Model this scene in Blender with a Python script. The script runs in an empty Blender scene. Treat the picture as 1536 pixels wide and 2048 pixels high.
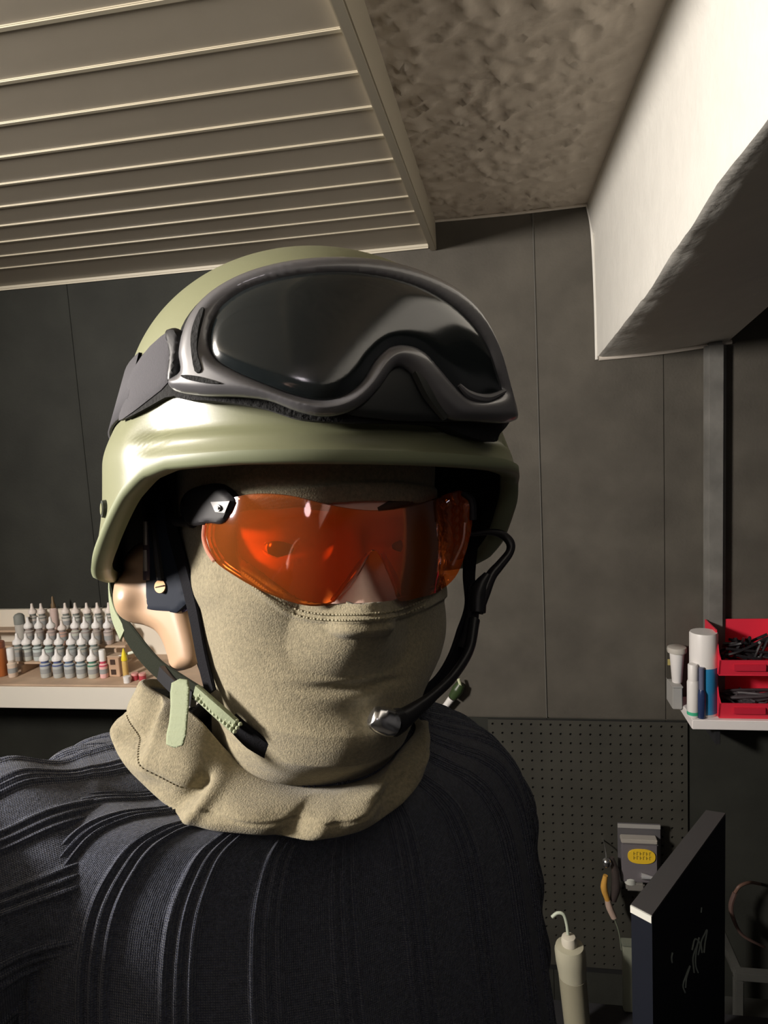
import bpy, bmesh, math, random
import numpy as np
from mathutils import Vector, Matrix
from mathutils.geometry import delaunay_2d_cdt
random.seed(7); rng = np.random.default_rng(7)
SC = bpy.context.scene
COL = SC.collection

# ------------------------------------------------------------------ camera
FPX = 1380.0; W, H = 1536, 2048
CZ = 1.70                                    # camera height above the floor
ax_r = np.array([7996., 276., 1380.]); ax_r[2] = (ax_r[0]*232+ax_r[1]*179)/1380.
ax_r /= np.linalg.norm(ax_r)
ax_d = np.array([232., 179., -1380.]); ax_d /= np.linalg.norm(ax_d)
ax_u = np.cross(ax_r, ax_d)
WC = np.stack([ax_r, ax_d, ax_u], 1)          # world -> camera axes (columns are the world axes)
cam_d = bpy.data.cameras.new('camera'); cam = bpy.data.objects.new('camera', cam_d); COL.objects.link(cam)
cam_d.sensor_fit = 'VERTICAL'; cam_d.sensor_height = 24.0; cam_d.lens = 24.0*FPX/H
cam_d.clip_start = 0.02
M = Matrix([list(WC.T[i])+[0] for i in range(3)]+[[0, 0, 0, 1]])
cam.matrix_world = Matrix.Translation((0, 0, CZ)) @ M
SC.camera = cam

# ------------------------------------------------------------------ light
wd = bpy.data.worlds.new('world'); SC.world = wd; wd.use_nodes = True
wd.node_tree.nodes['Background'].inputs[0].default_value = (0.95, 0.95, 1.0, 1)
wd.node_tree.nodes['Background'].inputs[1].default_value = 0.012

def area(name, loc, target, size, power, col, spread=180):
    d = bpy.data.lights.new(name, 'AREA'); d.shape = 'DISK'; d.size = size; d.energy = power; d.color = col
    d.spread = math.radians(spread)
    o = bpy.data.objects.new(name, d); COL.objects.link(o); o.location = loc
    o.rotation_euler = (Vector(target)-Vector(loc)).to_track_quat('-Z', 'Y').to_euler()
    return o
area('side_lamp_light', (-1.48, -0.06, CZ+0.33), (0.3, 0.40, CZ+0.05), 0.28, 66.0, (1.0, 0.93, 0.86))
area('front_fill_light', (-0.10, -1.0, 2.10), (0.1, 0.9, 1.6), 0.14, 0.5, (1.0, 0.90, 0.95))  # added unseen fill, gives the orange lens its phone-screen reflection
SC.view_settings.view_transform = 'Standard'; SC.view_settings.look = 'None'
SC.view_settings.exposure = 0.0; SC.view_settings.gamma = 1.0; SC.view_settings.use_curve_mapping = False

# ------------------------------------------------------------------ coordinates
def c2w(p):                                   # camera frame (x right, y up, depth) -> world
    p = np.atleast_2d(np.asarray(p, float)); q = np.stack([p[:, 0], p[:, 1], -p[:, 2]], 1)
    return q @ WC + np.array([0, 0, CZ])
def px(x, y, d):                              # pixel at depth d -> world
    return c2w([((x-768)/FPX*d, (1024-y)/FPX*d, d)])[0]
def onY(x, y, Y):
    v = np.array([(x-768)/FPX, (1024-y)/FPX, -1.0]) @ WC
    return v*(Y/v[1])+np.array([0, 0, CZ])
def onX(x, y, X):
    v = np.array([(x-768)/FPX, (1024-y)/FPX, -1.0]) @ WC
    return v*(X/v[0])+np.array([0, 0, CZ])

# ------------------------------------------------------------------ materials
MATS = {}
def mat(name, col, rough=0.5, metal=0.0, spec=0.5, bump=None, vary=0.0, vscale=20., trans=0, coat=0, sheen=0):
    if name in MATS: return MATS[name]
    m = bpy.data.materials.new(name); m.use_nodes = True; nt = m.node_tree; b = nt.nodes['Principled BSDF']
    b.inputs['Base Color'].default_value = (*col, 1); b.inputs['Roughness'].default_value = rough
    b.inputs['Metallic'].default_value = metal; b.inputs['Specular IOR Level'].default_value = spec
    b.inputs['Transmission Weight'].default_value = trans; b.inputs['Coat Weight'].default_value = coat
    b.inputs['Sheen Weight'].default_value = sheen
    tc = nt.nodes.new('ShaderNodeTexCoord')
    if vary:
        n = nt.nodes.new('ShaderNodeTexNoise'); n.inputs['Scale'].default_value = vscale; n.inputs['Detail'].default_value = 6
        nt.links.new(tc.outputs['Object'], n.inputs['Vector'])
        r = nt.nodes.new('ShaderNodeValToRGB')
        r.color_ramp.elements[0].position = .3; r.color_ramp.elements[1].position = .7
        r.color_ramp.elements[0].color = (*[c*(1-vary) for c in col], 1)
        r.color_ramp.elements[1].color = (*[min(1, c*(1+vary)) for c in col], 1)
        nt.links.new(n.outputs['Fac'], r.inputs['Fac']); nt.links.new(r.outputs['Color'], b.inputs['Base Color'])
    if bump:
        n = nt.nodes.new('ShaderNodeTexNoise'); n.inputs['Scale'].default_value = bump[0]; n.inputs['Detail'].default_value = 5
        n.inputs['Distortion'].default_value = bump[3] if len(bump) > 3 else 0
        nt.links.new(tc.outputs['Object'], n.inputs['Vector'])
        bp = nt.nodes.new('ShaderNodeBump'); bp.inputs['Strength'].default_value = bump[1]; bp.inputs['Distance'].default_value = bump[2]
        nt.links.new(n.outputs['Fac'], bp.inputs['Height']); nt.links.new(bp.outputs['Normal'], b.inputs['Normal'])
    MATS[name] = m
    return m
def lens_mat(name, col, gloss=0.08, rough=0.06, tint=(1, 1, 1), base=0.0, dcol=None):
    m = bpy.data.materials.new(name); m.use_nodes = True; nt = m.node_tree; nt.nodes.clear()
    out = nt.nodes.new('ShaderNodeOutputMaterial'); mix = nt.nodes.new('ShaderNodeMixShader')
    tr = nt.nodes.new('ShaderNodeBsdfTransparent'); gl = nt.nodes.new('ShaderNodeBsdfGlossy')
    tl = nt.nodes.new('ShaderNodeBsdfTranslucent'); df = nt.nodes.new('ShaderNodeBsdfDiffuse'); m2 = nt.nodes.new('ShaderNodeMixShader')
    tr.inputs[0].default_value = (*col, 1); gl.inputs['Color'].default_value = (*tint, 1); gl.inputs['Roughness'].default_value = rough
    df.inputs[0].default_value = (*(dcol or col), 1); m2.inputs[0].default_value = base
    nt.links.new(tr.outputs[0], m2.inputs[1]); nt.links.new(df.outputs[0], m2.inputs[2])
    fr = nt.nodes.new('ShaderNodeFresnel'); fr.inputs[0].default_value = 1.45
    ad = nt.nodes.new('ShaderNodeMath'); ad.operation = 'ADD'; ad.inputs[1].default_value = gloss; ad.use_clamp = True
    nt.links.new(fr.outputs[0], ad.inputs[0]); nt.links.new(ad.outputs[0], mix.inputs[0])
    nt.links.new(m2.outputs[0], mix.inputs[1]); nt.links.new(gl.outputs[0], mix.inputs[2]); nt.links.new(mix.outputs[0], out.inputs[0])
    MATS[name] = m
    return m

OLIVE = mat('helmet_paint', (0.205, 0.212, 0.122), 0.38, spec=.7, bump=(900, .06, .0005))
BLACKF = mat('black_webbing', (0.006, 0.006, 0.008), 0.9, spec=.12, bump=(900, .4, .001))
BLACKP = mat('black_plastic', (0.010, 0.010, 0.012), 0.4, spec=.35)
GLOSSB = mat('glossy_black_frame', (0.095, 0.093, 0.100), 0.42, spec=1.0, coat=.6)
FOAM = mat('black_foam', (0.008, 0.008, 0.008), 0.95, bump=(500, .5, .002))
FLEECE = mat('olive_fleece', (0.215, 0.185, 0.116), 0.95, bump=(1100, .5, .0012), vary=.22, vscale=500, sheen=.15)
STITCH = mat('stitch_thread', (0.27, 0.24, 0.155), 0.8)
GREENW = mat('green_webbing', (0.20, 0.23, 0.14), 0.8, bump=(700, .3, .001))
SKIN = mat('skin', (0.92, 0.62, 0.50), 0.5, bump=(300, .12, .001), vary=.06, vscale=60)
TAN = mat('tan_plastic', (0.44, 0.29, 0.185), 0.38)
WOOL = None
BRASS = mat('brass_screw', (0.65, 0.40, 0.22), 0.35, metal=.7)
SILVER = mat('silver_metal', (0.75, 0.75, 0.75), 0.22, metal=1)
ORANGE = lens_mat('orange_lens', (1.0, 0.50, 0.20), gloss=.03, rough=.05, tint=(1, .9, .95), base=.12, dcol=(1.0, .26, .05))
PURPLE = lens_mat('violet_clear_plastic', (0.30, 0.27, 0.48), gloss=.03, rough=.2, base=.25)
DARKLENS = mat('smoked_goggle_lens', (0.010, 0.013, 0.014), 0.13, spec=.8, bump=(60, .03, .002))
WHITE = mat('white_plastic', (0.80, 0.77, 0.74), 0.4)
WALLD = mat('wall_dim_light_tone', (0.028, 0.029, 0.024), 0.7, spec=.25, bump=(160, .3, .002), vary=.18, vscale=9)  # left and lower wall sheets: their dimmer light put into the colour
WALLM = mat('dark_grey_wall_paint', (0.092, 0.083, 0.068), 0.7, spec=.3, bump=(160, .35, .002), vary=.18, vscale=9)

# ------------------------------------------------------------------ object helpers
def empty(name, loc, label=None, cat=None, group=None):
    o = bpy.data.objects.new(name, None); COL.objects.link(o); o.location = loc; o.empty_display_size = .02
    tag(o, label, cat, group); return o
def tag(o, label=None, cat=None, group=None, kind=None):
    if label: o['label'] = label
    if cat: o['category'] = cat
    if group: o['group'] = group
    if kind: o['kind'] = kind
    return o
def rootloc(p):
    while p.parent: p = p.parent
    return np.array(p.location)
def obj(name, V, F, m, parent=None, smooth=True, loc=None, label=None):
    V = np.asarray(V, float)
    off = np.zeros(3)
    if parent is not None: off = rootloc(parent)
    elif loc is not None: off = np.asarray(loc, float)
    me = bpy.data.meshes.new(name); me.from_pydata([tuple(v) for v in (V-off)], [], [tuple(int(i) for i in f) for f in F])
    me.materials.append(m)
    bm = bmesh.new(); bm.from_mesh(me); bmesh.ops.recalc_face_normals(bm, faces=bm.faces); bm.to_mesh(me); bm.free()
    if smooth:
        me.polygons.foreach_set('use_smooth', [True]*len(me.polygons))
        if smooth == 'auto': me.set_sharp_from_angle(angle=math.radians(38))
    o = bpy.data.objects.new(name, me); COL.objects.link(o)
    if parent is not None: o.parent = parent
    else: o.location = off
    if label: o['label'] = label
    return o
class MB:
    def __init__(s): s.V = []; s.F = []
    def add(s, V, F):
        n = len(s.V); s.V += [tuple(v) for v in V]; s.F += [tuple(i+n for i in f) for f in F]; return s
    def box(s, a, b, bev=0.0):
        a = np.minimum(a, b) if False else np.array(a, float); b = np.array(b, float)
        lo = np.minimum(a, b); hi = np.maximum(a, b)
        bm = bmesh.new(); bmesh.ops.create_cube(bm, size=1)
        for v in bm.verts: v.co = Vector(((lo+hi)/2+np.array(v.co)*(hi-lo)))
        if bev: bmesh.ops.bevel(bm, geom=bm.edges[:], offset=bev, segments=2, affect='EDGES')
        s.addbm(bm); return s
    def addbm(s, bm, mtx=None):
        bm.verts.ensure_lookup_table(); bm.verts.index_update()
        vs = [v.co.copy() if mtx is None else mtx @ v.co for v in bm.verts]
        s.add(vs, [[v.index for v in f.verts] for f in bm.faces]); bm.free(); return s
    def lathe(s, prof, seg=20, c=(0, 0, 0), mtx=None):
        V = []; F = []; n = len(prof)
        for r, z in prof:
            for k in range(seg):
                a = 2*math.pi*k/seg; V.append(Vector((r*math.cos(a), r*math.sin(a), z)))
        for i in range(n-1):
            for k in range(seg):
                k2 = (k+1) % seg; F.append((i*seg+k, i*seg+k2, (i+1)*seg+k2, (i+1)*seg+k))
        F.append(tuple(range(seg))[::-1]); F.append(tuple((n-1)*seg+k for k in range(seg)))
        if mtx is not None: V = [mtx @ v for v in V]
        V = [v+Vector(c) for v in V]
        return s.add(V, F)
    def tube(s, pts, r, seg=10, smooth=6):
        P = cat(pts, smooth) if smooth else np.array(pts, float)
        n = len(P); rr = np.interp(np.linspace(0, 1, n), np.linspace(0, 1, len(r)), r) if hasattr(r, '__len__') else np.full(n, r)
        T = np.gradient(P, axis=0); T /= np.linalg.norm(T, axis=1)[:, None]+1e-9
        up = np.array([.3, .5, .81]); V = []; F = []
        for i in range(n):
            up = up-T[i]*(up@T[i]); up /= np.linalg.norm(up)+1e-9; b = np.cross(T[i], up)
            for k in range(seg):
                a = 2*math.pi*k/seg; V.append(P[i]+rr[i]*(math.cos(a)*up+math.sin(a)*b))
        for i in range(n-1):
            for k in range(seg):
                k2 = (k+1) % seg; F.append((i*seg+k, i*seg+k2, (i+1)*seg+k2, (i+1)*seg+k))
        F.append(tuple(range(seg))); F.append(tuple((n-1)*seg+k for k in range(seg)))
        return s.add(V, F)
    def ribbon(s, pts, width, thick, toward=None, smooth=8, nrm=None):
        """flat strap through world points; its face is turned towards `nrm` (one vector or one per point)"""
        P = cat(pts, smooth); n = len(P)
        wv = np.interp(np.linspace(0, 1, n), np.linspace(0, 1, len(width)), width) if hasattr(width, '__len__') else np.full(n, width)
        N = np.array(nrm, float)
        if N.ndim == 1: N = np.tile(N, (n, 1))
        else: N = np.stack([np.interp(np.linspace(0, 1, n), np.linspace(0, 1, len(N)), N[:, k]) for k in range(3)], 1)
        T = np.gradient(P, axis=0); T /= np.linalg.norm(T, axis=1)[:, None]
        S = np.cross(T, N); S /= np.linalg.norm(S, axis=1)[:, None]; Nn = np.cross(S, T)
        V = []; F = []
        prof = [(-1, 0), (-.9, 1), (.9, 1), (1, 0), (.9, -1), (-.9, -1)]
        for i in range(n):
            for a, b in prof: V.append(P[i]+S[i]*a*wv[i]/2+Nn[i]*b*thick/2)
        k6 = len(prof)
        for i in range(n-1):
            for k in range(k6):
                k2 = (k+1) % k6; F.append((i*k6+k, i*k6+k2, (i+1)*k6+k2, (i+1)*k6+k))
        F.append(tuple(range(k6))); F.append(tuple((n-1)*k6+k for k in range(k6)))
        return s.add(V, F)
    def build(s, name, m, parent=None, smooth='auto', **k): return obj(name, s.V, s.F, m, parent, smooth, **k)
def cat(P, n):                                # Catmull-Rom
    P = np.array(P, float)
    if len(P) < 3: return np.array([P[0]*(1-t)+P[-1]*t for t in np.linspace(0, 1, n+1)])
    Q = np.vstack([2*P[0]-P[1], P, 2*P[-1]-P[-2]]); out = []
    for i in range(1, len(Q)-2):
        for t in np.linspace(0, 1, n, endpoint=False):
            a, b, c, d = Q[i-1:i+3]
            out.append(.5*((2*b)+(-a+c)*t+(2*a-5*b+4*c-d)*t*t+(-a+3*b-3*c+d)*t**3))
    out.append(Q[-2]); return np.array(out)
def catc(P, n):                               # closed Catmull-Rom
    P = np.array(P, float); m = len(P); out = []
    for i in range(m):
        a, b, c, d = P[(i-1) % m], P[i], P[(i+1) % m], P[(i+2) % m]
        for t in np.linspace(0, 1, n, endpoint=False):
            out.append(.5*((2*b)+(-a+c)*t+(2*a-5*b+4*c-d)*t*t+(-a+3*b-3*c+d)*t**3))
    return np.array(out)
def grid_faces(nr, nc, wrap=True):
    F = []
    for i in range(nr-1):
        for k in range(nc if wrap else nc-1):
            k2 = (k+1) % nc; F.append((i*nc+k, i*nc+k2, (i+1)*nc+k2, (i+1)*nc+k))
    return F
def link_copy(o, parent=None, loc=None):
    c = o.copy(); COL.objects.link(c)
    if parent is not None: c.parent = parent
    if loc is not None: c.location = loc
    for ch in [x for x in o.children]: link_copy(ch, c)
    return c

# ------------------------------------------------------------------ the head frame (lateral, forward, up) and its surfaces
YAW = math.radians(22)
HC = np.array([-.049, .060, .475]); HA, HB, HCc = .1215, .1405, .1105
HM = np.array([[math.cos(YAW), 0, math.sin(YAW)], [math.sin(YAW), 0, -math.cos(YAW)], [0, 1, 0]])   # rows: lateral, forward, up in camera frame
def h2c(p): return np.atleast_2d(p) @ HM + HC
def c2h(p): return (np.atleast_2d(p)-HC) @ HM.T
def h2w(p): return c2w(h2c(p))
def sstep(a, b, x):
    t = np.clip((x-a)/(b-a), 0, 1); return t*t*(3-2*t)
def r_helmet(l, f, z):
    th = np.abs(np.arctan2(l, f))
    up = np.clip(z/HCc, 0, .9999)
    dome = np.where(z > 0, np.sqrt(1-up**2.15), 1.0)
    ear = sstep(math.radians(54), math.radians(66), th)*(1-.35*sstep(math.radians(135), math.radians(170), th))
    fl = ear*.105*sstep(.012, -.032, z)+ear*.05*sstep(-.05, -.115, z)
    lip = (1-ear)*(.012*sstep(.004, -.02, z)+.040*sstep(-.0175, -.0225, z)+.03*sstep(-.024, -.034, z))
    return dome*(1+fl+lip)
def f_helmet(p, off=0):
    l, f, z = p[:, 0], p[:, 1], p[:, 2]
    s = r_helmet(l, f, z*(HCc/(HCc+off)))
    return np.hypot(l/(HA+off), f/(HB+off))/np.maximum(s, 1e-4)-1
TAB = np.array([  # z, lateral half width, front, back  (about the axis l=-.008)
 (.088, .004, .004, .004), (.080, .035, .040, .036), (.060, .056, .070, .064), (.030, .071, .093, .086), (0, .077, .105, .096), (-.03, .079, .109, .099),
 (-.06, .079, .108, .098), (-.078, .077, .104, .096), (-.11, .075, .103, .090), (-.15, .069, .107, .080), (-.178, .060, .109, .070),
 (-.196, .053, .101, .064), (-.208, .053, .082, .062), (-.222, .056, .064, .064), (-.25, .058, .058, .068), (-.30, .064, .060, .074)])
TZ = TAB[::-1, 0]
HL0 = -.008
def face_feat(l, z, th, full=1.0, nb=-.134):
    """radial relief of the face; l measured from the face's mid line"""
    g = lambda x, c, s: np.exp(-((x-c)/s)**2)
    fr = (np.abs(th) < 1.4)
    nose = .030*np.exp(-(l/(.0085+.006*np.clip((-.085-z)/.03, 0, 1)))**2)*np.clip((-.062-z)/.052, 0, 1)*sstep(nb, -.119, z)
    wing = .008*(g(l, .012, .007)+g(l, -.012, .007))*g(z, -.119, .009)
    brow = .006*(g(l, .030, .022)+g(l, -.030, .022))*g(z, -.060, .010)
    sock = -.006*(g(l, .032, .016)+g(l, -.032, .016))*g(z, -.079, .011)-.006*(g(l, .014, .007)+g(l, -.014, .007))*g(z, -.077, .012)
    lid = .0055*(g(l, .033, .013)+g(l, -.033, .013))*(g(z, -.0735, .003)+.6*g(z, -.0850, .003))
    chk = .005*(g(l, .042, .018)+g(l, -.042, .018))*g(z, -.108, .016)
    lips = .005*g(l, 0, .02)*(g(z, -.148, .005)+g(z, -.158, .006)-g(z, -.153, .0025))
    chin = .006*g(l, 0, .02)*g(z, -.183, .013)
    return fr*(nose+full*(wing+brow+sock+lid+lips)+chk+chin)
def r_head(l, f, z, cloth=False):
    """radius scale system: returns boundary radius in direction (l,f) at height z"""
    l = l-HL0; th = np.arctan2(l, f)
    A = np.interp(z, TZ, TAB[::-1, 1]); Fr = np.interp(z, TZ, TAB[::-1, 2]); Bk = np.interp(z, TZ, TAB[::-1, 3])
    A = A*(1+.26*(l > 0)*np.exp(-((z+.138)/.040)**2))
    B = np.where(f > 0, Fr, Bk); n = 2.25
    r = (np.abs(np.sin(th)/A)**n+np.abs(np.cos(th)/B)**n)**(-1/n)
    feat = face_feat(r*np.sin(th), z, th, .0 if cloth else 1.)
    if cloth:
        nn = face_feat(r*np.sin(th)*.60, z-.002, th, 0, -.165)*.86
        feat = np.maximum(feat, nn)
        feat = np.maximum(feat, face_feat(r*np.sin(th), z, th, 1.)*sstep(-.06,-.10,z)+.0022)
        feat = feat+.004*np.exp(-((z+.20)/.02)**2)
    return r+feat
def f_head(p, off=0, cloth=True):
    l, f, z = p[:, 0], p[:, 1], p[:, 2]
    return (np.hypot(l-HL0, f)-(r_head(l, f, z, cloth)+off))/.1
def f_ell(c, a, b, cc):
    return lambda p, off=0: np.sqrt(((p[:, 0]-c[0])/(a+off))**2+((p[:, 1]-c[1])/(b+off))**2+((p[:, 2]-c[2])/(cc+off))**2)-1
def hit(fn, P, off=0, lo=.24, hi=.72):
    """first point where each pixel's ray enters the surface (camera frame); a ray that misses takes its nearest pass"""
    P = np.atleast_2d(np.asarray(P, float)); n = len(P)
    D = np.stack([(P[:, 0]-768)/FPX, (1024-P[:, 1])/FPX, np.ones(n)], 1)
    ts = np.linspace(lo, hi, 240); best = np.full(n, 1e9); bt = np.full(n, lo); found = np.zeros(n, bool); a = np.full(n, lo)
    for i, t in enumerate(ts):
        v = fn(c2h(D*t), off)
        new = (~found) & (v < 0); found |= new; a[new] = ts[max(i-1, 0)]
        m = (~found) & (v < best); best[m] = v[m]; bt[m] = t
    b = a+(ts[1]-ts[0])
    for _ in range(22):
        mid = (a+b)/2; v = fn(c2h(D*mid[:, None]), off); ins = v < 0
        b = np.where(ins, mid, b); a = np.where(ins, a, mid)
    t = np.where(found, b, bt)
    return D*t[:, None]
def plane_surf(*pts):                          # smooth sheet through given (x, y, depth) triples
    A = np.array([(x, y, 1) for x, y, d in pts], float); k, *_ = np.linalg.lstsq(A, np.array([1/d for *_, d in pts]), rcond=None)
    return lambda P, off=0: (lambda P, d: np.stack([(P[:, 0]-768)/FPX*d, (1024-P[:, 1])/FPX*d, d], 1))(np.atleast_2d(P), 1/(np.c_[np.atleast_2d(P), np.ones(len(np.atleast_2d(P)))]@k)-off)
def inpoly(P, poly):
    P = np.atleast_2d(P); x, y = P[:, 0], P[:, 1]; r = np.zeros(len(P), bool); n = len(poly)
    for i in range(n):
        x1, y1 = poly[i]; x2, y2 = poly[(i+1) % n]
        c = ((y1 > y) != (y2 > y)) & (x < (x2-x1)*(y-y1)/((y2-y1) if y2 != y1 else 1e-9)+x1); r ^= c
    return r
def dist_poly(P, poly):
    P = np.atleast_2d(P); d = np.full(len(P), 1e9); n = len(poly)
    for i in range(n):
        a = np.array(poly[i]); b = np.array(poly[(i+1) % n]); ab = b-a; t = np.clip(((P-a)@ab)/(ab@ab+1e-9), 0, 1)
        d = np.minimum(d, np.linalg.norm(P-(a+t[:, None]*ab), axis=1))
    return d
def resample(poly, step):
    poly = np.array(poly, float); out = []
    for i in range(len(poly)):
        a, b = poly[i], poly[(i+1) % len(poly)]; n = max(1, int(round(np.linalg.norm(b-a)/step)))
        for k in range(n): out.append(a+(b-a)*k/n)
    return np.array(out)
def patch(poly, surf, off=0, thick=.003, step=8, holes=(), puff=0, puffw=16, smooth=4, axis=None, relief=None):
    """a curved solid sheet lying on a surface of the head, with a rounded rim; returns camera-frame verts, faces"""
    o = resample(catc(poly, smooth) if smooth else np.array(poly, float), step)
    hs = [resample(catc(h, smooth) if smooth else np.array(h, float), step) for h in holes]
    lo = o.min(0); hi = o.max(0)
    gx, gy = np.meshgrid(np.arange(lo[0]+step*.5, hi[0], step), np.arange(lo[1]+step*.5, hi[1], step)); gx[::2] += step*.5
    G = np.c_[gx.ravel(), gy.ravel()]
    k = inpoly(G, o) & (dist_poly(G, o) > step*.55)
    for h in hs: k &= (~inpoly(G, h)) & (dist_poly(G, h) > step*.55)
    G = G[k]
    allv = np.vstack([o]+hs+[G]); edges = []; n0 = 0
    for L in [o]+hs:
        edges += [(n0+i, n0+(i+1) % len(L)) for i in range(len(L))]; n0 += len(L)
    r = delaunay_2d_cdt([Vector(v) for v in allv], edges, [], 0, 1e-5)
    V2 = np.array([tuple(v) for v in r[0]]); F2 = np.array([tuple(f) for f in r[2]])
    c = V2[F2].mean(1); k = inpoly(c, o)
    for h in hs: k &= ~inpoly(c, h)
    F2 = F2[k]
    d = dist_poly(V2, o)
    for h in hs: d = np.minimum(d, dist_poly(V2, h))
    base = surf(V2, off) if not callable(getattr(surf, 'f', None)) else surf(V2, off)
    ctr = HC if axis is None else np.array(axis)
    N = base-ctr; N[:, 1] *= .5; N /= np.linalg.norm(N, axis=1)[:, None]
    hgt = puff*np.sin(np.clip(d/puffw, 0, 1)*math.pi/2)**.85
    if relief is not None: hgt = hgt+relief(V2, d)
    top = base+N*hgt[:, None]; bot = base-N*thick
    n = len(V2); used = np.zeros(n, bool); used[F2.ravel()] = True
    F = [tuple(f) for f in F2]+[tuple(i+n for i in f[::-1]) for f in F2]
    cnt = {}
    for f in F2:
        for i in range(3):
            e = (f[i], f[(i+1) % 3]); cnt[tuple(sorted(e))] = cnt.get(tuple(sorted(e)), [])+[e]
    for e in cnt.values():
        if len(e) == 1: a, b = e[0]; F.append((b, a, a+n, b+n))
    V = np.vstack([top, bot]); idx = -np.ones(2*n, int); us = np.r_[used, used]; idx[us] = np.arange(us.sum())
    return V[us], [tuple(idx[list(f)]) for f in F]
def put_patch(name, m, parent, *a, smooth_shade='auto', label=None, **k):
    V, F = patch(*a, **k); return obj(name, c2w(V), F, m, parent, smooth_shade, label=label)
S_HEL = lambda P, off=0: hit(f_helmet, P, off)
S_BAL = lambda P, off=0: hit(f_head, P, off)
CAMZ = c2w([(0, 0, 0)])[0]
def toward(p): v = CAMZ-np.array(p); return v/np.linalg.norm(v)
# ================================================================== THE ROOM
DW = 1.80                                     # back wall distance (y)
XL, XR, YB, ZC = -3.1, 0.78, -1.5, onY(1173, 408, DW)[2]
def struct(o): return tag(o, kind='structure')
def sbox(name, a, b, m, bev=0, parent=None, smooth=False): 
    return MB().box(a, b, bev).build(name, m, parent, smooth)
FLOORM = mat('dark_floor', (.06, .055, .05), .8, bump=(30, .2, .003), vary=.2)
struct(sbox('floor', (XL-.1, YB-.1, -.06), (XR+.1, DW+.1, 0), FLOORM))
DARKM = mat('black_wall_paint', (.012, .012, .014), .7, bump=(120, .3, .002))
LINERM = mat('side_wall_paint', (.05, .048, .042), .7, bump=(120, .3, .002))
struct(sbox('wall_left', (XL-.08, YB, 0), (XL, DW, ZC), LINERM))
struct(sbox('wall_right', (XR, YB, 0), (XR+.08, DW, ZC), DARKM))
struct(sbox('wall_front', (XL, YB-.08, 0), (XR, YB, ZC), LINERM))
# back wall: upright sheets with open joints on a dark core
core = struct(sbox('wall_back', (XL-.08, DW+.003, 0), (XR+.08, DW+.09, ZC+.02), WALLM))
seams = [XL] + [onY(x, y, DW)[0] for x, y in ((158, 800), (1080, 950), (1330, 1150))]
seams.insert(1, seams[1]-.61); seams.insert(1, seams[1]-.61); SK = 5; seams.insert(4, (seams[3]+seams[4])/2-.03); seams.append(XR)
zj = onY(1180, 1437, DW)[2]
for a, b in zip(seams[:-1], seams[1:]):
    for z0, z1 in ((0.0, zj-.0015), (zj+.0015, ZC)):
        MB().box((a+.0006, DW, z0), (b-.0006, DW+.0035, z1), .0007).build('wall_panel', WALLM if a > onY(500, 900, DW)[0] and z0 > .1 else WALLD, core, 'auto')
# a rounded bead on the joint right of the helmet catches the light
bx = onY(1080, 950, DW)[0]
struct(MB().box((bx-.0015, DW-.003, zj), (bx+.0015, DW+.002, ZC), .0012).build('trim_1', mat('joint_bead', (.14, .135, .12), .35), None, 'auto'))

# plaster ceiling with trowelled relief
def plaster():
    m = mat('trowelled_plaster', (.56, .49, .41), .75)
    nt = m.node_tree; b = nt.nodes['Principled BSDF']; tc = nt.nodes['Texture Coordinate']
    n = nt.nodes.new('ShaderNodeTexNoise'); n.inputs['Scale'].default_value = 90; n.inputs['Detail'].default_value = 4
    bp = nt.nodes.new('ShaderNodeBump'); bp.inputs['Strength'].default_value = .35; bp.inputs['Distance'].default_value = .003
    nt.links.new(tc.outputs['Object'], n.inputs['Vector']); nt.links.new(n.outputs['Fac'], bp.inputs['Height']); nt.links.new(bp.outputs['Normal'], b.inputs['Normal'])
    return m
PLAST = plaster()
from mathutils import noise as mnoise
def rough_sheet(name, x0, x1, y0, y1, z, m, amp, step=.0075):
    nx = int((x1-x0)/step)+1; ny = int((y1-y0)/step)+1; V = []; 
    for j in range(ny+1):
        for i in range(nx+1):
            x = x0+(x1-x0)*i/nx; y = y0+(y1-y0)*j/ny
            q = Vector((x*11, y*11, 0)); w = mnoise.noise(q*.7+Vector((3, 1, 7)))*1.6
            v = mnoise.noise(Vector((x*22+w*1.7, y*30-w*1.7, 1.3))); r = (1-abs(v)*3.2)+.5*max(0, 1-abs(mnoise.noise(Vector((x*40-w, y*55+w, 9))))*4)
            e = min(1, (x1-x)/.05, (y1-y)/.02)
            h = (max(0, r)**2*amp+amp*.6*mnoise.noise(q*2.3))*max(.12, e)
            V.append((x, y, z-h))
    return obj(name, V, grid_faces(ny+1, nx+1, False), m, None, True)
xf0 = onY(868, 490, DW)[0]; zs = onY(862, 489, DW)[2]              # fascia foot, height of the boarded ceiling
xb0 = onY(1173, 409, DW)[0]
struct(rough_sheet('ceiling', xf0-.02, xb0+.01, -.6, DW, ZC, PLAST, .0048))
core2 = struct(sbox('ceiling.001', (XL, YB, ZC+.004), (XR, DW+.09, ZC+.06), PLAST))
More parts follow.
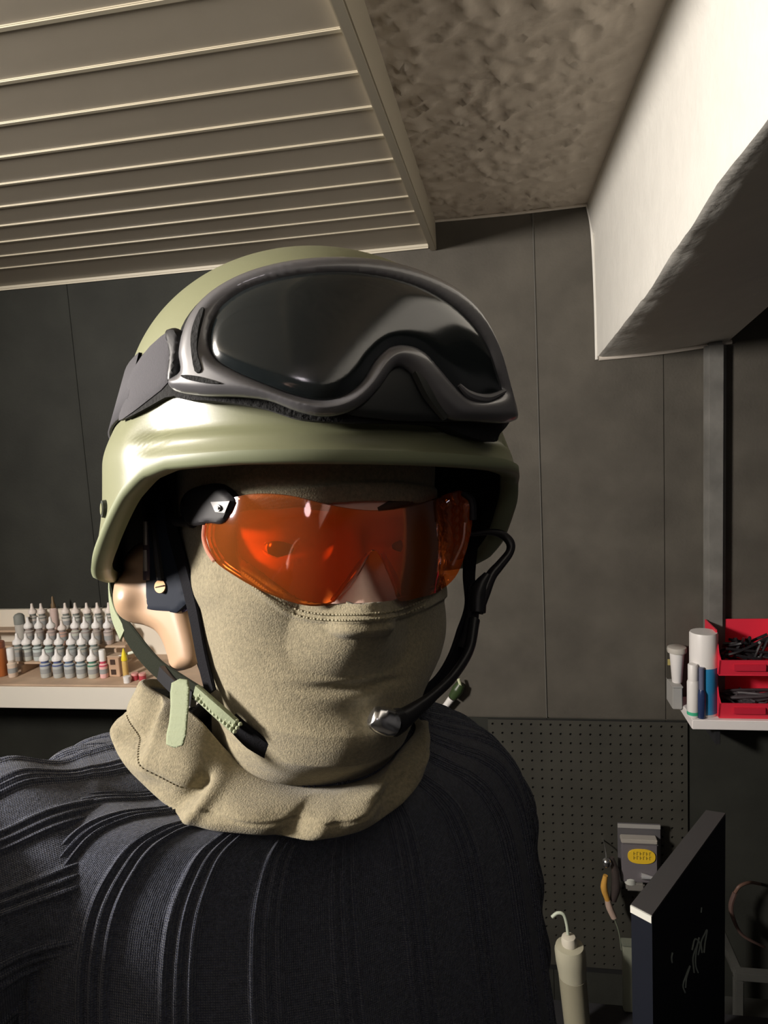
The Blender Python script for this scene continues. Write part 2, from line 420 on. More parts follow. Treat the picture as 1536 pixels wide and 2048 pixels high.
# boarded ceiling: each board its own piece with a bevelled lower edge at the joint
BOARDM = mat('cream_ceiling_board', (.46, .41, .33), .42, bump=(25, .05, .004), vary=.04, vscale=4)
bc = struct(sbox('ceiling.002', (XL, YB, zs+.014), (xf0-.008, DW, zs+.03), mat('board_backing', (.25, .22, .18), .8)))
GROOVEHL = mat('groove_highlight_tone', (.50, .45, .34), .35)  # lit groove facets put in as paler raised strips between the boards
ye = DW; bounds = [DW-.012, DW-.185]
while bounds[-1] > YB+.1: bounds.append(bounds[-1]-.0985)
for b, a in zip(bounds[:-1], bounds[1:]):
    x0, x1 = XL+.002, xf0-.010; g = .0045
    prof = [(a+.0005, zs+.013), (a+.0005, zs+.0075), (a+g+.001, zs+.0005), (a+g+.004, zs), (b-.004, zs), (b-.0012, zs+.0022), (b-.0005, zs+.0075), (b-.0005, zs+.013)]
    V = [(x, y, z) for x in (x0, x1) for y, z in prof]; n = len(prof)
    F = [(i, (i+1) % n, n+(i+1) % n, n+i) for i in range(n)]+[tuple(range(n)), tuple(range(n, 2*n))]
    obj('ceiling_board', V, F, BOARDM, bc, False)
    if a > YB+.2: MB().box((x0, a-.0045, zs-.0022), (x1, a+.0045, zs+.010), .0012).build('groove_highlight', GROOVEHL, bc, 'auto')
struct(MB().box((XL, DW-.012, zs-.010), (xf0-.01, DW-.001, zs+.012), .004).build('trim_2', mat('cream_trim', (.62, .57, .45), .4), None, 'auto'))
# fascia board closing the side of the boarded ceiling
struct(MB().box((xf0-.010, YB, zs-.016), (xf0+.006, DW-.002, ZC-.001), .002).build('trim_3', mat('cream_fascia', (.40, .36, .28), .5), None, 'auto'))

# plastered beam: sections at the wall and nearer, hand-floated lower arris
A0 = onY(1173, 409, DW); A1 = onY(1184, 466, DW); Cw = onY(1194, 716, DW); Dwl = onY(1464, 682, DW)
BEAMM = mat('white_beam_plaster', (.74, .72, .66), .75, bump=(60, .35, .003), vary=.03)
UNDM = mat('beam_underside_plaster', (.42, .37, .34), .8, bump=(40, .4, .004), vary=.08, vscale=8)
def beam_sections():
    S = []
    cl = [(1194, 716), (1215, 690), (1250, 645), (1292, 592), (1330, 530), (1385, 450), (1430, 375), (1475, 318), (1536, 240)]
    xc = Cw[0]
    ys = [DW]
    pts = [(DW, Cw[2])]
    for x, y in cl[1:]:
        q = onX(x, y, xc); pts.append((q[1], q[2]))
    sl = (pts[-1][1]-pts[0][1])/(pts[-1][0]-pts[0][0])
    pts.append((.25, pts[-1][1]+sl*(.25-pts[-1][0])*.5)); pts.append((YB, pts[-1][1]))
    return pts
bp_ = beam_sections(); py_ = np.array([p[0] for p in bp_]); pz_ = np.array([p[1] for p in bp_])
ysamp = np.concatenate([np.linspace(DW, .2, 110), [YB]])
V = []; dr = onX(1536, 620, Dwl[0]); slD = (dr[2]-Dwl[2])/(dr[1]-DW)
for i, y in enumerate(ysamp):
    zc = np.interp(-y, -py_, pz_); w = mnoise.noise(Vector((y*9, 2, 5)))*.0035+mnoise.noise(Vector((y*27, 1, 5)))*.0022
    zc = min(zc, ZC-.06); zd = min(Dwl[2]+slD*(y-DW), ZC-.03) if y > .2 else ZC-.05
    V += [(A0[0], y, ZC+.002), (A1[0]+.0, y, A1[2]), (A1[0]+.004, y, A1[2]-.006), (Cw[0], y, zc+.012+w), (Cw[0]+.002+w*.3, y, zc+.003+w), (Cw[0]+.012, y, zc+w*.5),
          (Cw[0]*.5+Dwl[0]*.5, y, zc*.5+zd*.5-.004), (Dwl[0]-.008, y, zd), (Dwl[0], y, zd+.01), (Dwl[0]+.002, y, ZC+.002)]
F = grid_faces(len(ysamp), 10, False); n = len(V)
bm_o = obj('ceiling_beam', V, F+[tuple(range(9, -1, -1))], BEAMM, None, 'auto'); struct(bm_o)
bm_o.data.materials.append(UNDM)
for p in bm_o.data.polygons:
    if False: p.material_index = 1
# pale roll in place of the thin reflection where beam underside meets wall
struct(MB().tube([(Cw[0]+.004, DW-.004, Cw[2]-.002), ((Cw[0]+Dwl[0])/2, DW-.004, (Cw[2]+Dwl[2])/2-.006), (Dwl[0]-.002, DW-.004, Dwl[2]-.002)], .0055, 8).build('trim_4', mat('bead_and_reflection', (.66, .60, .52), .7), None))
struct(MB().tube([(A0[0]+.001, DW-.003, A0[2]), (A1[0], DW-.003, A1[2]), (Cw[0]-.002, DW-.003, (A1[2]+Cw[2])/2), (Cw[0]-.001, DW-.003, Cw[2]-.004)], .004, 8).build('trim_5', MATS['white_beam_plaster'], None))
struct(MB().tube([(xf0+.006, DW-.004, ZC-.003), ((xf0+xb0)/2, DW-.004, ZC-.005), (xb0, DW-.004, ZC-.003)], .004, 8).build('trim_6', MATS['bead_and_reflection'], None))
# painted pipe box running up the wall
pa = onY(1405, 900, DW)[0]; pb = onY(1447, 900, DW)[0]
pp = MB().box((pa, DW-.028, zj), (pb, DW+.002, Dwl[2]+.0), .009)
struct(pp.build('trim_7', mat('pipe_casing_paint', (.17, .165, .15), .55, bump=(50, .4, .003), vary=.25, vscale=14), None, 'auto'))
# ================================================================== THINGS ON THE WALL AND SHELVES
CREAM = mat('cream_board', (.72, .68, .60), .5); WOODL = mat('pale_wood', (.52, .38, .27), .6, bump=(40, .2, .002), vary=.15, vscale=15)
zsh = onY(100, 1354, 1.60)[2]; yfr = 1.545; xs1 = onY(700, 1400, 1.7)[0]; xs0 = XL+.01
sh = empty('wall_shelf', (-.9, DW, zsh), 'long cream wall shelf with wooden top and upstand, carrying the dropper bottles', 'shelf')
zfr = onY(100, 1374, yfr)[2]; zbt = onY(100, 1418, yfr)[2]; zup = onY(100, 1216, DW)[2]
MB().box((xs0, yfr, zfr), (xs1, DW-.001, zsh), .002).build('shelf_board', WOODL, sh)
MB().box((xs0, yfr+.002, zbt), (xs1, yfr+.02, zfr-.0003), .002).build('front_rail', CREAM, sh, label='cream front rail')
MB().box((xs0, DW-.016, zsh), (xs1, DW-.001, zup), .001).build('upstand', mat('cream_upstand', (.85, .78, .66), .5), sh)
for bx_ in (-2.5, -1.5, -.9, -.45): MB().box((bx_, yfr+.03, zbt-.0), (bx_+.02, DW-.002, zfr-.0005), .001).build('bracket', DARKM, sh)
# stepped wooden bottle rack
rk = empty('bottle_rack', (-.85, 1.66, zsh), 'stepped light wooden bottle rack standing on the cream wall shelf', 'rack')
xr0 = onY(-60, 1330, 1.66)[0]; xr1 = onY(262, 1330, 1.66)[0]
step_y = [1.648, 1.690, 1.732]; step_z = [.030, .062, .094]
for k, (yy, zz) in enumerate(zip(step_y, step_z)):
    MB().box((xr0, yy-.016, zsh+zz-.006), (xr1-.02*k, yy+.022, zsh+zz), .001).build('step', WOODL, rk)
for xx in (xr0, (xr0*.62+xr1*.38), xr1-.05):
    m = MB(); V = []
    pr = [(1.625, 0), (1.625, .022), (1.668, .023), (1.668, .055), (1.711, .055), (1.711, .087), (1.757, .087), (1.757, 0)]
    V = [(xx+dx, y, zsh+.0005+z) for dx in (0, .006) for y, z in pr]; n = 8
    m.add(V, [(i, (i+1) % n, n+(i+1) % n, n+i) for i in range(n)]+[tuple(range(n)), tuple(range(n, 2*n))]); m.build('side_cheek', WOODL, rk, False)
# dropper bottles
def bottle_mats(i, body, band):
    return mat('bottle_body_%d' % i, body, .35), mat('bottle_band_%d' % i, band, .5)
def dropper(name, base, h, r, body, band, labeltxt, group, cap=(.86, .84, .82), i=0, flat=False):
    b, bd = bottle_mats(i, body, band); t = empty(name, base, labeltxt, 'bottle', group); bz = np.array(base)
    hb = h*.52
    MB().lathe([(r*.9, 0), (r, .002), (r, hb*.82), (r*.97, hb*.9), (r*.6, hb)], 18, bz).build('bottle_body', b, t)
    MB().lathe([(r*1.02, hb*.30), (r*1.02, hb*.62)], 18, bz).build('paper_label', mat('bottle_label_grey', (.33, .34, .34), .6), t)
    MB().lathe([(r*.72, hb), (r*.74, hb+.004), (r*.72, hb+.006)], 18, bz).build('coloured_band', bd, t)
    MB().lathe([(r*1.025, hb*.80), (r*1.025, hb*.9)], 18, bz).build('coloured_ring', bd, t)
    if flat: prof = [(r*.80, hb+.006), (r*.80, h*.97), (r*.7, h)]
    else: prof = [(r*.98, hb+.0062), (r*1.0, hb+h*.16), (r*.86, hb+h*.215), (r*.46, hb+h*.27), (r*.34, hb+h*.34), (r*.26, h*.985), (r*.1, h)]
    MB().lathe(prof, 18, bz).build('dropper_cap', mat('cap_%d' % int(cap[0]*100), cap, .4), t)
    return t
GB = 'dropper bottles on the wooden rack'
grey = (.50, .52, .50)
row1 = [(93, grey, (.10, .14, .30), 'front-row grey dropper bottle with blue ring, leftmost of the five on the shelf'),
        (118, grey, (.10, .13, .30), 'front-row grey dropper bottle with blue ring, second of the five on the shelf'),
        (141, (.52, .54, .53), (.14, .20, .32), 'front-row grey dropper bottle with slate-blue ring, middle of the five'),
        (164.5, (.55, .57, .55), (.18, .24, .28), 'front-row pale grey dropper bottle with slate ring, fourth of the five'),
        (188, (.56, .56, .48), (.08, .24, .17), 'front-row dropper bottle with dark green ring, beside the pink one')]
for i, (x, body, band, lab) in enumerate(row1):
    b = onY(x, 1353, 1.60); dropper('dropper_bottle', (b[0], 1.60, zsh+.0006), .077, .0134, body, band, lab, GB, i=i)
b = onY(209, 1353, 1.60); dropper('dropper_bottle', (b[0], 1.60, zsh+.0006), .075, .0105, (.85, .52, .50), (.60, .08, .14), 'pink dropper bottle with red ring at the right end of the front row', GB, i=11, flat=True)
b = onY(27, 1353, 1.60); dropper('dropper_bottle', (b[0], 1.60, zsh+.0006), .080, .0120, (.72, .58, .47), (.70, .60, .50), 'beige bottle with tall white cap, alone at the left of the front row', GB, i=12, flat=True)
row2 = [(39, (.45, .42, .38), 'second-row'), (57, (.58, .60, .56), ''), (78, (.60, .66, .66), ''), (101, (.45, .55, .50), ''), (122, (.48, .46, .43), ''), (146, (.42, .44, .44), ''), (167, (.47, .45, .40), ''), (191, (.45, .44, .40), '')]
ordn = ['leftmost', 'second', 'third', 'fourth', 'fifth', 'sixth', 'seventh', 'last']
for i, (x, body, _) in enumerate(row2):
    b = onY(x, 1320, step_y[0]); dropper('dropper_bottle', (b[0], step_y[0], zsh+step_z[0]+.0006), .076, .0128, body, (.22, .27, .26),
        'white-capped dropper bottle on the lowest rack step, %s from the left' % ordn[i], GB, i=20+i)
row3 = [(61, (.50, .47, .44)), (82, (.40, .36, .33)), (106, (.52, .42, .38)), (128, (.55, .35, .28)), (154, (.50, .52, .45)), (174, (.42, .42, .40)), (196, (.40, .36, .32)), (219, (.55, .48, .45))]
for i, (x, body) in enumerate(row3):
    b = onY(x, 1290, step_y[1]); dropper('dropper_bottle', (b[0], step_y[1], zsh+step_z[1]+.0006), .078 if i != 3 else .068, .0120, body, (.35, .30, .28),
        'white-capped dropper bottle on the middle rack step, %s from the left' % ordn[i], GB, i=40+i, cap=(.86, .84, .82) if i != 3 else (.80, .72, .66))
row4 = [(69, (.62, .56, .52)), (87, (.50, .46, .42)), (135, (.62, .60, .56)), (155, (.62, .62, .58)), (178, (.38, .42, .36)), (199, (.50, .50, .46)), (222, (.60, .56, .52))]
for i, (x, body) in enumerate(row4):
    b = onY(x, 1258, step_y[2]); dropper('dropper_bottle', (b[0], step_y[2], zsh+step_z[2]+.0006), .074, .0118, body, (.22, .24, .22),
        'white-capped dropper bottle on the top rack step, %s from the left' % (ordn+['x'])[i], GB, i=60+i, cap=(.80, .76, .72))
# amber jar, round grey jar, brown pipette bottle
def lathe_thing(name, x, y, Y, z, parts, label, cat_, group=None):
    b = onY(x, y, Y); loc = (b[0], Y, z); t = empty(name, loc, label, cat_, group)
    for pn, prof, m in parts: MB().lathe(prof, 20, loc).build(pn, m, t)
    return t
AMBER = mat('amber_plastic', (.42, .13, .035), .35)
lathe_thing('amber_jar', 3, 1345, 1.61, zsh+.0006, [('jar_body', [(.017, 0), (.018, .002), (.018, .072), (.015, .078)], AMBER), ('lid', [(.0165, .0782), (.0165, .092), (.015, .094)], mat('dark_amber_lid', (.30, .10, .05), .4))],
            'amber brown jar at the left edge of the photo, on the shelf', 'jar')
lathe_thing('grey_jar', 41, 1260, step_y[1], zsh+step_z[1]+.0006, [('jar_body', [(.013, 0), (.0135, .002), (.0135, .058)], mat('pale_jar', (.5, .48, .44), .4)), ('lid', [(.0142, .0585), (.0142, .080), (.010, .086), (.003, .089)], mat('grey_rubber_lid', (.22, .23, .21), .6))],
            'jar with round dark grey lid on the rack left of the white caps', 'jar')
lathe_thing('pipette_bottle', 112, 1260, step_y[2], zsh+step_z[2]+.0006, [('bottle_body', [(.010, 0), (.011, .002), (.011, .055), (.006, .060)], mat('rose_glass', (.65, .50, .45), .3)), ('pipette_bulb', [(.0065, .0602), (.0065, .070), (.004, .075), (.003, .090), (.001, .094)], mat('brown_rubber', (.16, .10, .045), .5))],
            'bottle with a dark brown pointed pipette bulb on the top rack step', 'bottle')
# wooden tool block with square holes, right of the pink bottle
b0 = onY(219, 1352, 1.62); b1 = onY(247, 1352, 1.62)
tb = empty('wooden_tool_block', ((b0[0]+b1[0])/2, 1.62, zsh+.0006), 'small wooden block with square holes beside the pink bottle', 'tool block')
MB().box((b0[0], 1.605, zsh+.0006), (b1[0], 1.635, zsh+.052), .001).build('block_body', mat('tan_wood', (.50, .33, .22), .6, vary=.15, vscale=20), tb)
HOLE = mat('dark_hole', (.05, .025, .015), .8)
for dz in (.006, .033): MB().box((b0[0]+.016, 1.6035, zsh+dz), (b0[0]+.030, 1.6048, zsh+dz+.014), .0005).build('hole_inset', HOLE, tb)
MB().box((b0[0]-.004, 1.604, zsh+.0525), (b1[0]+.004, 1.637, zsh+.056), .0008).build('top_plate', WOODL, tb)
# yellow-capped glue bottle, pots and a lying tube
t = lathe_thing('glue_bottle', 252, 1350, 1.60, zsh+.0006, [('bottle_body', [(.007, 0), (.0075, .002), (.0075, .042), (.006, .046)], mat('mustard_body', (.62, .42, .14), .4)), ('pointed_cap', [(.008, .0462), (.008, .050), (.005, .066), (.0015, .078)], mat('yellow_cap', (.90, .72, .03), .4))],
            'slim bottle with bright yellow pointed cap right of the wooden block', 'bottle')
lathe_thing('white_pot', 254, 1356, 1.565, zsh+.0006, [('pot_body', [(.009, 0), (.0092, .012)], WHITE), ('lid', [(.0096, .0122), (.0096, .016), (.008, .017)], WHITE)], 'tiny white pot in front of the yellow-capped bottle', 'pot')
REDP = mat('red_pot_paint', (.45, .06, .08), .35)
for i, (x, lab) in enumerate(((270, 'small dark red paint pot right of the white pot'), (285, 'small dark red paint pot nearest the collar'))):
    lathe_thing('paint_pot', x, 1353, 1.585, zsh+.0006, [('pot_body', [(.0085, 0), (.009, .002), (.009, .012)], REDP), ('lid', [(.0092, .0122), (.0092, .017), (.008, .018)], mat('pink_lid', (.72, .35, .32), .4))], lab, 'pot', 'small paint pots on the shelf')
ta = onY(243, 1311, 1.61); tb_ = onY(278, 1301, 1.61)
t = empty('paint_tube', tuple((ta+tb_)/2), 'pale green-white tube lying on the wooden block behind the chin strap', 'tube')
MB().tube([ta, ta*.6+tb_*.4, tb_], [.002, .004, .0045], 12).build('tube_body', mat('pale_tube', (.75, .80, .68), .4), t)
MB().tube([ta+(ta-tb_)*.02, ta+(ta-tb_)*.25], .0025, 10, 0).build('tube_cap', WHITE, t)

# ---- right-hand shelf
ysf = 1.655
q0 = onY(1384, 1440, ysf); q1 = onY(1384, 1459, ysf)
zr = q0[2]; zr2 = q1[2]; xr_ = q0[0]
s2 = empty('corner_shelf', (.6, DW, zr), 'short white shelf on the right, carrying the red bins and spray can', 'shelf')
MB().box((xr_, ysf, zr2), (XR-.001, DW-.0005, zr), .002).build('shelf_board', mat('white_shelf', (.86, .82, .80), .45), s2)
for bx_ in (xr_+.06, XR-.05): MB().box((bx_, ysf+.03, zr2-.05), (bx_+.012, DW-.0005, zr2-.0003), .001).build('bracket', DARKM, s2)
REDB = mat('red_bin_plastic', (.75, .03, .06), .38)
xb_ = onY(1437, 1350, 1.67)[0]
def bin_(z, label):
    loc = (xb_+.09, 1.72, z); t = empty('storage_bin', loc, label, 'bin', 'red open-fronted storage bins')
    x0, x1, y0, y1, h = xb_, min(xb_+.16, XR-.004), 1.662, 1.785, .103; w = .003
    m = MB()
    m.box((x0, y0+.004, z), (x1, y1, z+w)); m.box((x0, y1-w, z+w), (x1, y1, z+h))
    for xa in (x0, x1-w):
        pr = [(y0+.004, z+w), (y0-.004, z+.040), (y0+.012, z+.052), (y0+.030, z+h-.008), (y0+.030, z+h), (y1-w, z+h), (y1-w, z+w)]
        V = [(xa+d, y, zz) for d in (0, w) for y, zz in pr]; n = len(pr)
        m.add(V, [(i, (i+1) % n, n+(i+1) % n, n+i) for i in range(n)]+[tuple(range(n)), tuple(range(n, 2*n))])
    m.build('bin_shell', REDB, t, False)
    V = [(x, y+d, zz) for d in (0, w) for x, y, zz in ((x0, y0+.004, z+w), (x1, y0+.004, z+w), (x1, y0-.004, z+.040), (x0, y0-.004, z+.040))]
    MB().add(V, [(0, 1, 2, 3), (4, 5, 6, 7), (0, 1, 5, 4), (1, 2, 6, 5), (2, 3, 7, 6), (3, 0, 4, 7)]).build('front_lip', REDB, t, False)
    MB().box((x0+.03, y0-.0055, z+.014), (x0+.10, y0-.0008, z+.030), .001).build('label_holder', mat('red_darker', (.55, .02, .045), .4), t)
    return t
bz1 = zr+.0008; bin_(bz1, 'lower red storage bin on the white shelf'); bin_(bz1+.1045, 'upper red storage bin stacked on the lower one')
def crumple(name, c, s, label, seed, m, cat_='cable bundle'):
    r = random.Random(seed); mb = MB()
    for k in range(9):
        pts = [(c[0]+r.uniform(-s[0], s[0]), c[1]+r.uniform(-s[1], s[1]), c[2]+r.uniform(0, s[2])) for _ in range(6)]; mb.tube(pts, .0035, 6, 5)
    o = mb.build(name, m, None, loc=c); tag(o, label, cat_); return o
CABM = mat('black_cable', (.015, .014, .016), .35)
crumple('cable_bundle', (xb_+.08, 1.72, bz1+.1045+.008), (.058, .026, .070), 'tangle of shiny black cable in the upper red bin', 3, CABM)
crumple('cable_bundle', (xb_+.08, 1.72, bz1+.008), (.058, .028, .040), 'tangle of black and grey cable in the lower red bin', 5, mat('grey_cable', (.05, .04, .045), .5))
lathe_thing('spray_can', 1407, 1420, 1.70, zr+.0006, [('can_body', [(.030, 0), (.0315, .003), (.0315, .118)], mat('blue_can_print', (.03, .26, .52), .35)), ('tall_cap', [(.0318, .1185), (.0318, .197), (.0300, .201)], WHITE), ('base_ring', [(.0322, 0), (.0322, .006)], mat('can_tin', (.7, .68, .66), .3, metal=.6))],
            'tall blue spray can with a wide white cap, left of the red bins', 'spray can')
lathe_thing('roll_on_bottle', 1386, 1432, 1.675, zr+.0006, [('bottle_body', [(.012, 0), (.0135, .003), (.0135, .085), (.012, .090)], WHITE), ('cap', [(.0115, .0902), (.0115, .128), (.010, .130)], WHITE), ('green_dot', [(.0138, .006), (.0138, .014)], mat('green_print', (.05, .45, .25), .5))],
            'narrow white bottle with a green mark near its foot, before the spray can', 'bottle')
lathe_thing('dark_bottle', 1403, 1432, 1.668, zr+.0006, [('bottle_body', [(.0085, 0), (.0095, .002), (.0095, .060), (.006, .070)], mat('navy_glass', (.02, .035, .10), .25)), ('cap', [(.0062, .0702), (.0062, .124)], mat('grey_blue_cap', (.12, .13, .20), .4))],
            'narrow dark blue bottle between the white bottle and the spray can', 'bottle')
# white funnel-shaped cup on a grey box at the shelf's left end
gb0 = onY(1340, 1368, 1.76); gb1 = onY(1366, 1404, 1.76)
t = empty('grey_box', ((gb0[0]+gb1[0])/2+.01, 1.76, gb1[2]), 'small grey box fixed at the left end of the white shelf', 'box')
MB().box((gb0[0], 1.735, zr-.008), (xr_-.001, 1.799, gb0[2]), .002).build('box_body', mat('grey_box_card', (.36, .35, .33), .6), t)
MB().box((gb0[0]-.001, 1.733, gb0[2]+.0002), (xr_, 1.799, gb0[2]+.003), .001).build('box_lid', mat('grey_box_lid', (.42, .41, .39), .6), t)
c = onY(1354, 1368, 1.765)
t = empty('paper_cup', (c[0], 1.765, gb0[2]+.0035), 'white tapered cup with a rolled rim and grey lid on the grey box', 'cup')
cz = np.array([c[0], 1.765, gb0[2]+.0035])
MB().lathe([(.011, 0), (.012, .002), (.0175, .076)], 20, cz).build('cup_wall', WHITE, t)
MB().lathe([(.0178, .0762), (.0225, .078), (.0235, .084), (.0225, .091), (.0205, .092)], 20, cz).build('rim_lid', mat('grey_rim', (.50, .47, .42), .5), t)
# framed card behind the cup
k0 = onY(1330, 1290, 1.79); 
t = empty('picture_card', (k0[0]+.02, 1.79, gb0[2]), 'dark card with a yellow mark behind the white cup', 'card')
MB().box((k0[0]+.003, 1.786, gb0[2]+.0035), (k0[0]+.035, 1.790, gb0[2]+.075), .0005).build('card_sheet', mat('dark_card', (.05, .045, .035), .6), t)
MB().box((k0[0]+.005, 1.7848, gb0[2]+.040), (k0[0]+.012, 1.7858, gb0[2]+.056), .0003).build('yellow_mark', mat('dull_yellow', (.45, .38, .14), .6), t)

# ---- pegboard with real holes
pg = empty('pegboard', (.2, DW, 1.0), 'dark perforated pegboard panel on the wall below the shelf', 'pegboard')
px0 = onY(960, 1500, DW)[0]; px1 = onY(1374, 1500, DW)[0]; pz1 = zj-.004; pz0 = .18; P_ = .0254
nx = int((px1-px0)/P_); nz = int((pz1-pz0)/P_); m = MB(); rr = .0034; yy = DW-.006
V = []; F = []
for j in range(nz):
    for i in range(nx):
        ox = px1-(i+.5)*P_; oz = pz1-(j+.5)*P_; n0 = len(V); h = P_/2
        for k in range(8):
            a = math.pi/8+k*math.pi/4; V.append((ox+rr*math.cos(a), yy, oz+rr*math.sin(a)))
        for k in range(8):
            a = math.pi/8+k*math.pi/4; V.append((ox+rr*math.cos(a), yy+.004, oz+rr*math.sin(a)))
        q = [(h, h*.5), (h*.5, h), (-h*.5, h), (-h, h*.5), (-h, -h*.5), (-h*.5, -h), (h*.5, -h), (h, -h*.5)]
        for a, b in q: V.append((ox+a, yy, oz+b))
        for a, b in ((h, h), (-h, h), (-h, -h), (h, -h)): V.append((ox+a, yy, oz+b))
        for k in range(8):
            k2 = (k+1) % 8; F.append((n0+k, n0+k2, n0+8+k2, n0+8+k)); F.append((n0+k, n0+k2, n0+16+k2, n0+16+k))
        F += [(n0+16, n0+17, n0+24), (n0+18, n0+19, n0+25), (n0+20, n0+21, n0+26), (n0+22, n0+23, n0+27)]
obj('perforated_sheet', V, F, mat('pegboard_paint', (.045, .043, .034), .6, vary=.15, vscale=8), pg, False)
MB().box((px1-nx*P_, DW-.0015, pz0), (px1, DW-.0003, pz1)).build('backing', mat('pegboard_shadow_gap', (.004, .004, .004), .9), pg, False)

# ---- blister pack with a yellow oval on the pegboard
PY = 1.74
def rect(x0, y0, x1, y1, Y): a = onY(x0, y0, Y); b = onY(x1, y1, Y); return a, b
a, b = rect(1238, 1656, 1326, 1786, PY)
bx0, bx1, bz0, bz1_ = a[0], b[0], b[2], a[2]
t = empty('blister_pack', ((bx0+bx1)/2, PY, bz0), 'grey clear-fronted pack with yellow oval badge hanging on the pegboard', 'pack')
MB().box((bx0, PY+.024, bz0+.01), (bx1, PY+.027, bz1_), .0005).build('backing_card', mat('pack_card', (.10, .095, .10), .6), t)
MB().box((bx0, PY+.020, bz1_-.012), (bx1, PY+.0238, bz1_-.001), .001).build('header_strip', mat('pack_header', (.36, .35, .33), .4), t)
MB().box((bx0+.006, PY+.002, bz0+.022), (bx1-.010, PY+.0238, bz1_-.042), .004).build('blister_tray', mat('pack_blister', (.16, .145, .155), .2), t)
MB().box((bx0+.005, PY-.001, bz1_-.0415), (bx1-.012, PY+.0235, bz1_-.030), .002).build('blister_ledge', mat('pack_ledge', (.40, .37, .33), .3), t)
ce = onY(1283, 1713, PY); m = MB()
V = []; n = 28; ew, eh = .034, .020
for yy_ in (PY-.0012, PY+.0015):
    for k in range(n):
        a_ = 2*math.pi*k/n; s_ = (abs(math.cos(a_))**2.6+abs(math.sin(a_))**2.6)**(-1/2.6); V.append((ce[0]+ew*s_*math.cos(a_), yy_, ce[2]+eh*s_*math.sin(a_)))
m.add(V, [tuple(range(n)), tuple(range(n, 2*n))]+[(k, (k+1) % n, n+(k+1) % n, n+k) for k in range(n)]).build('yellow_badge', mat('yellow_badge', (.85, .55, .03), .5), t, False)
sc_ = MB(); r_ = random.Random(4)
for row in (.008, -.004):
    for k in range(6):
        x_ = ce[0]-.020+.0078*k; sc_.box((x_, PY-.0019, ce[2]+row-.004), (x_+.0014, PY-.0013, ce[2]+row+.005)); sc_.box((x_, PY-.0019, ce[2]+row+(.004 if k % 2 else 0)), (x_+.005, PY-.0013, ce[2]+row+(.005 if k % 2 else .001)))
o = sc_.build('badge_print', mat('badge_ink', (.25, .17, .02), .6), t, False)
# silvery parts showing in the pack
ca = onY(1262, 1765, PY); MB().lathe([(.012, -.012), (.016, -.006), (.014, .006), (.008, .010)], 16, (ca[0], PY+.012, ca[2])).build('pale_fitting', mat('pale_fitting', (.45, .46, .42), .3), t)
c1 = onY(1300, 1755, PY-.006); MB().tube([onY(1283, 1752, PY-.004), c1, onY(1311, 1757, PY-.006)], [.008, .005, .0035], 12).build('chrome_nozzle', mat('bright_chrome', (.9, .9, .92), .15, metal=.6), t)
MB().box((ca[0]-.012, PY-.002, bz0), (ca[0]+.034, PY+.022, bz0+.022), .004).build('lower_tray', mat('pack_lower', (.20, .19, .17), .3), t)
# airbrush-like hand tool with amber handle
T0 = [onY(1213, 1722, PY-.01), onY(1211, 1745, PY-.01), onY(1208, 1775, PY-.01), onY(1215, 1800, PY-.01), onY(1228, 1835, PY-.01)]
t = empty('hand_tool', tuple(T0[2]), 'chrome hand tool with amber handle hanging left of the yellow-badged pack', 'tool')
MB().lathe([(.003, -.014), (.010, -.008), (.0125, 0), (.010, .008), (.003, .013)], 20, T0[0]-np.array([0, 0, .004])).build('chrome_head', SILVER, t)
MB().tube([onY(1223, 1715, PY), onY(1231, 1745, PY), onY(1232, 1775, PY), onY(1226, 1800, PY)], [.006, .011, .012, .009], 14).build('dark_body', mat('dark_bronze', (.10, .08, .075), .3, metal=.5), t)
MB().tube([T0[1]+np.array([0, 0, -.008]), T0[2], T0[3]], [.006, .009, .007], 12).build('amber_handle', mat('amber_handle', (.62, .33, .07), .35), t)
MB().tube([T0[3], onY(1219, 1815, PY-.01), T0[4]], [.0075, .009, .008], 12).build('pale_grip', mat('pinkish_grip', (.50, .37, .30), .5), t)
MB().tube([T0[4], onY(1238, 1865, PY-.008), onY(1243, 1900, PY)], .0018, 8).build('hanging_cord', mat('green_cord', (.16, .18, .13), .7), t)
MB().tube([T0[0]+np.array([0, 0, .008]), T0[0]+np.array([.001, .03, .02]), T0[0]+np.array([.001, .066, .018])], .0016, 8).build('peg_hook', SILVER, t)

# ---- wash bottle, black case, low bench
ZB = .50
bn = empty('low_bench', (.3, 1.15, 0), 'low dark bench just below the frame carrying the wash bottle and black case', 'bench')
MB().box((-.05, .86, ZB-.03), (XR-.03, 1.34, ZB), .003).build('bench_top', DARKM, bn)
for xx in (-.03, XR-.08):
    for yy in (.88, 1.29): MB().box((xx, yy, 0), (xx+.04, yy+.04, ZB-.0305), .002).build('leg', DARKM, bn)
WY = 1.25
wb = onY(1154, 2048, WY); wt = onY(1138, 1880, WY)
t = empty('wash_bottle', (wb[0], WY, ZB+.0005), 'translucent wash bottle with a bent white spout at the lower right', 'bottle')
WMAT = mat('cloudy_plastic', (.42, .40, .30), .4, spec=.4); base = np.array([wb[0]+.002, WY, ZB+.0005]); top = wt
hh = top[2]-base[2]; lean = np.array([(top[0]-base[0])/hh, 0, 1.])
def lean_lathe(prof, seg=24):
    m = MB().lathe(prof, seg); m.V = [tuple(base+np.array([v[0], v[1], 0])+lean*v[2]) for v in m.V]; return m
lean_lathe([(.022, 0), (.024, .003), (.024, hh*.55), (.0285, hh*.78), (.029, hh*.90), (.026, hh*.945), (.015, hh*.955)]).build('bottle_body', WMAT, t)
lean_lathe([(.0245, hh*.0+.01), (.0262, hh*.64)]).build('liquid', mat('liquid_through_plastic', (.30, .28, .20), .4), t)
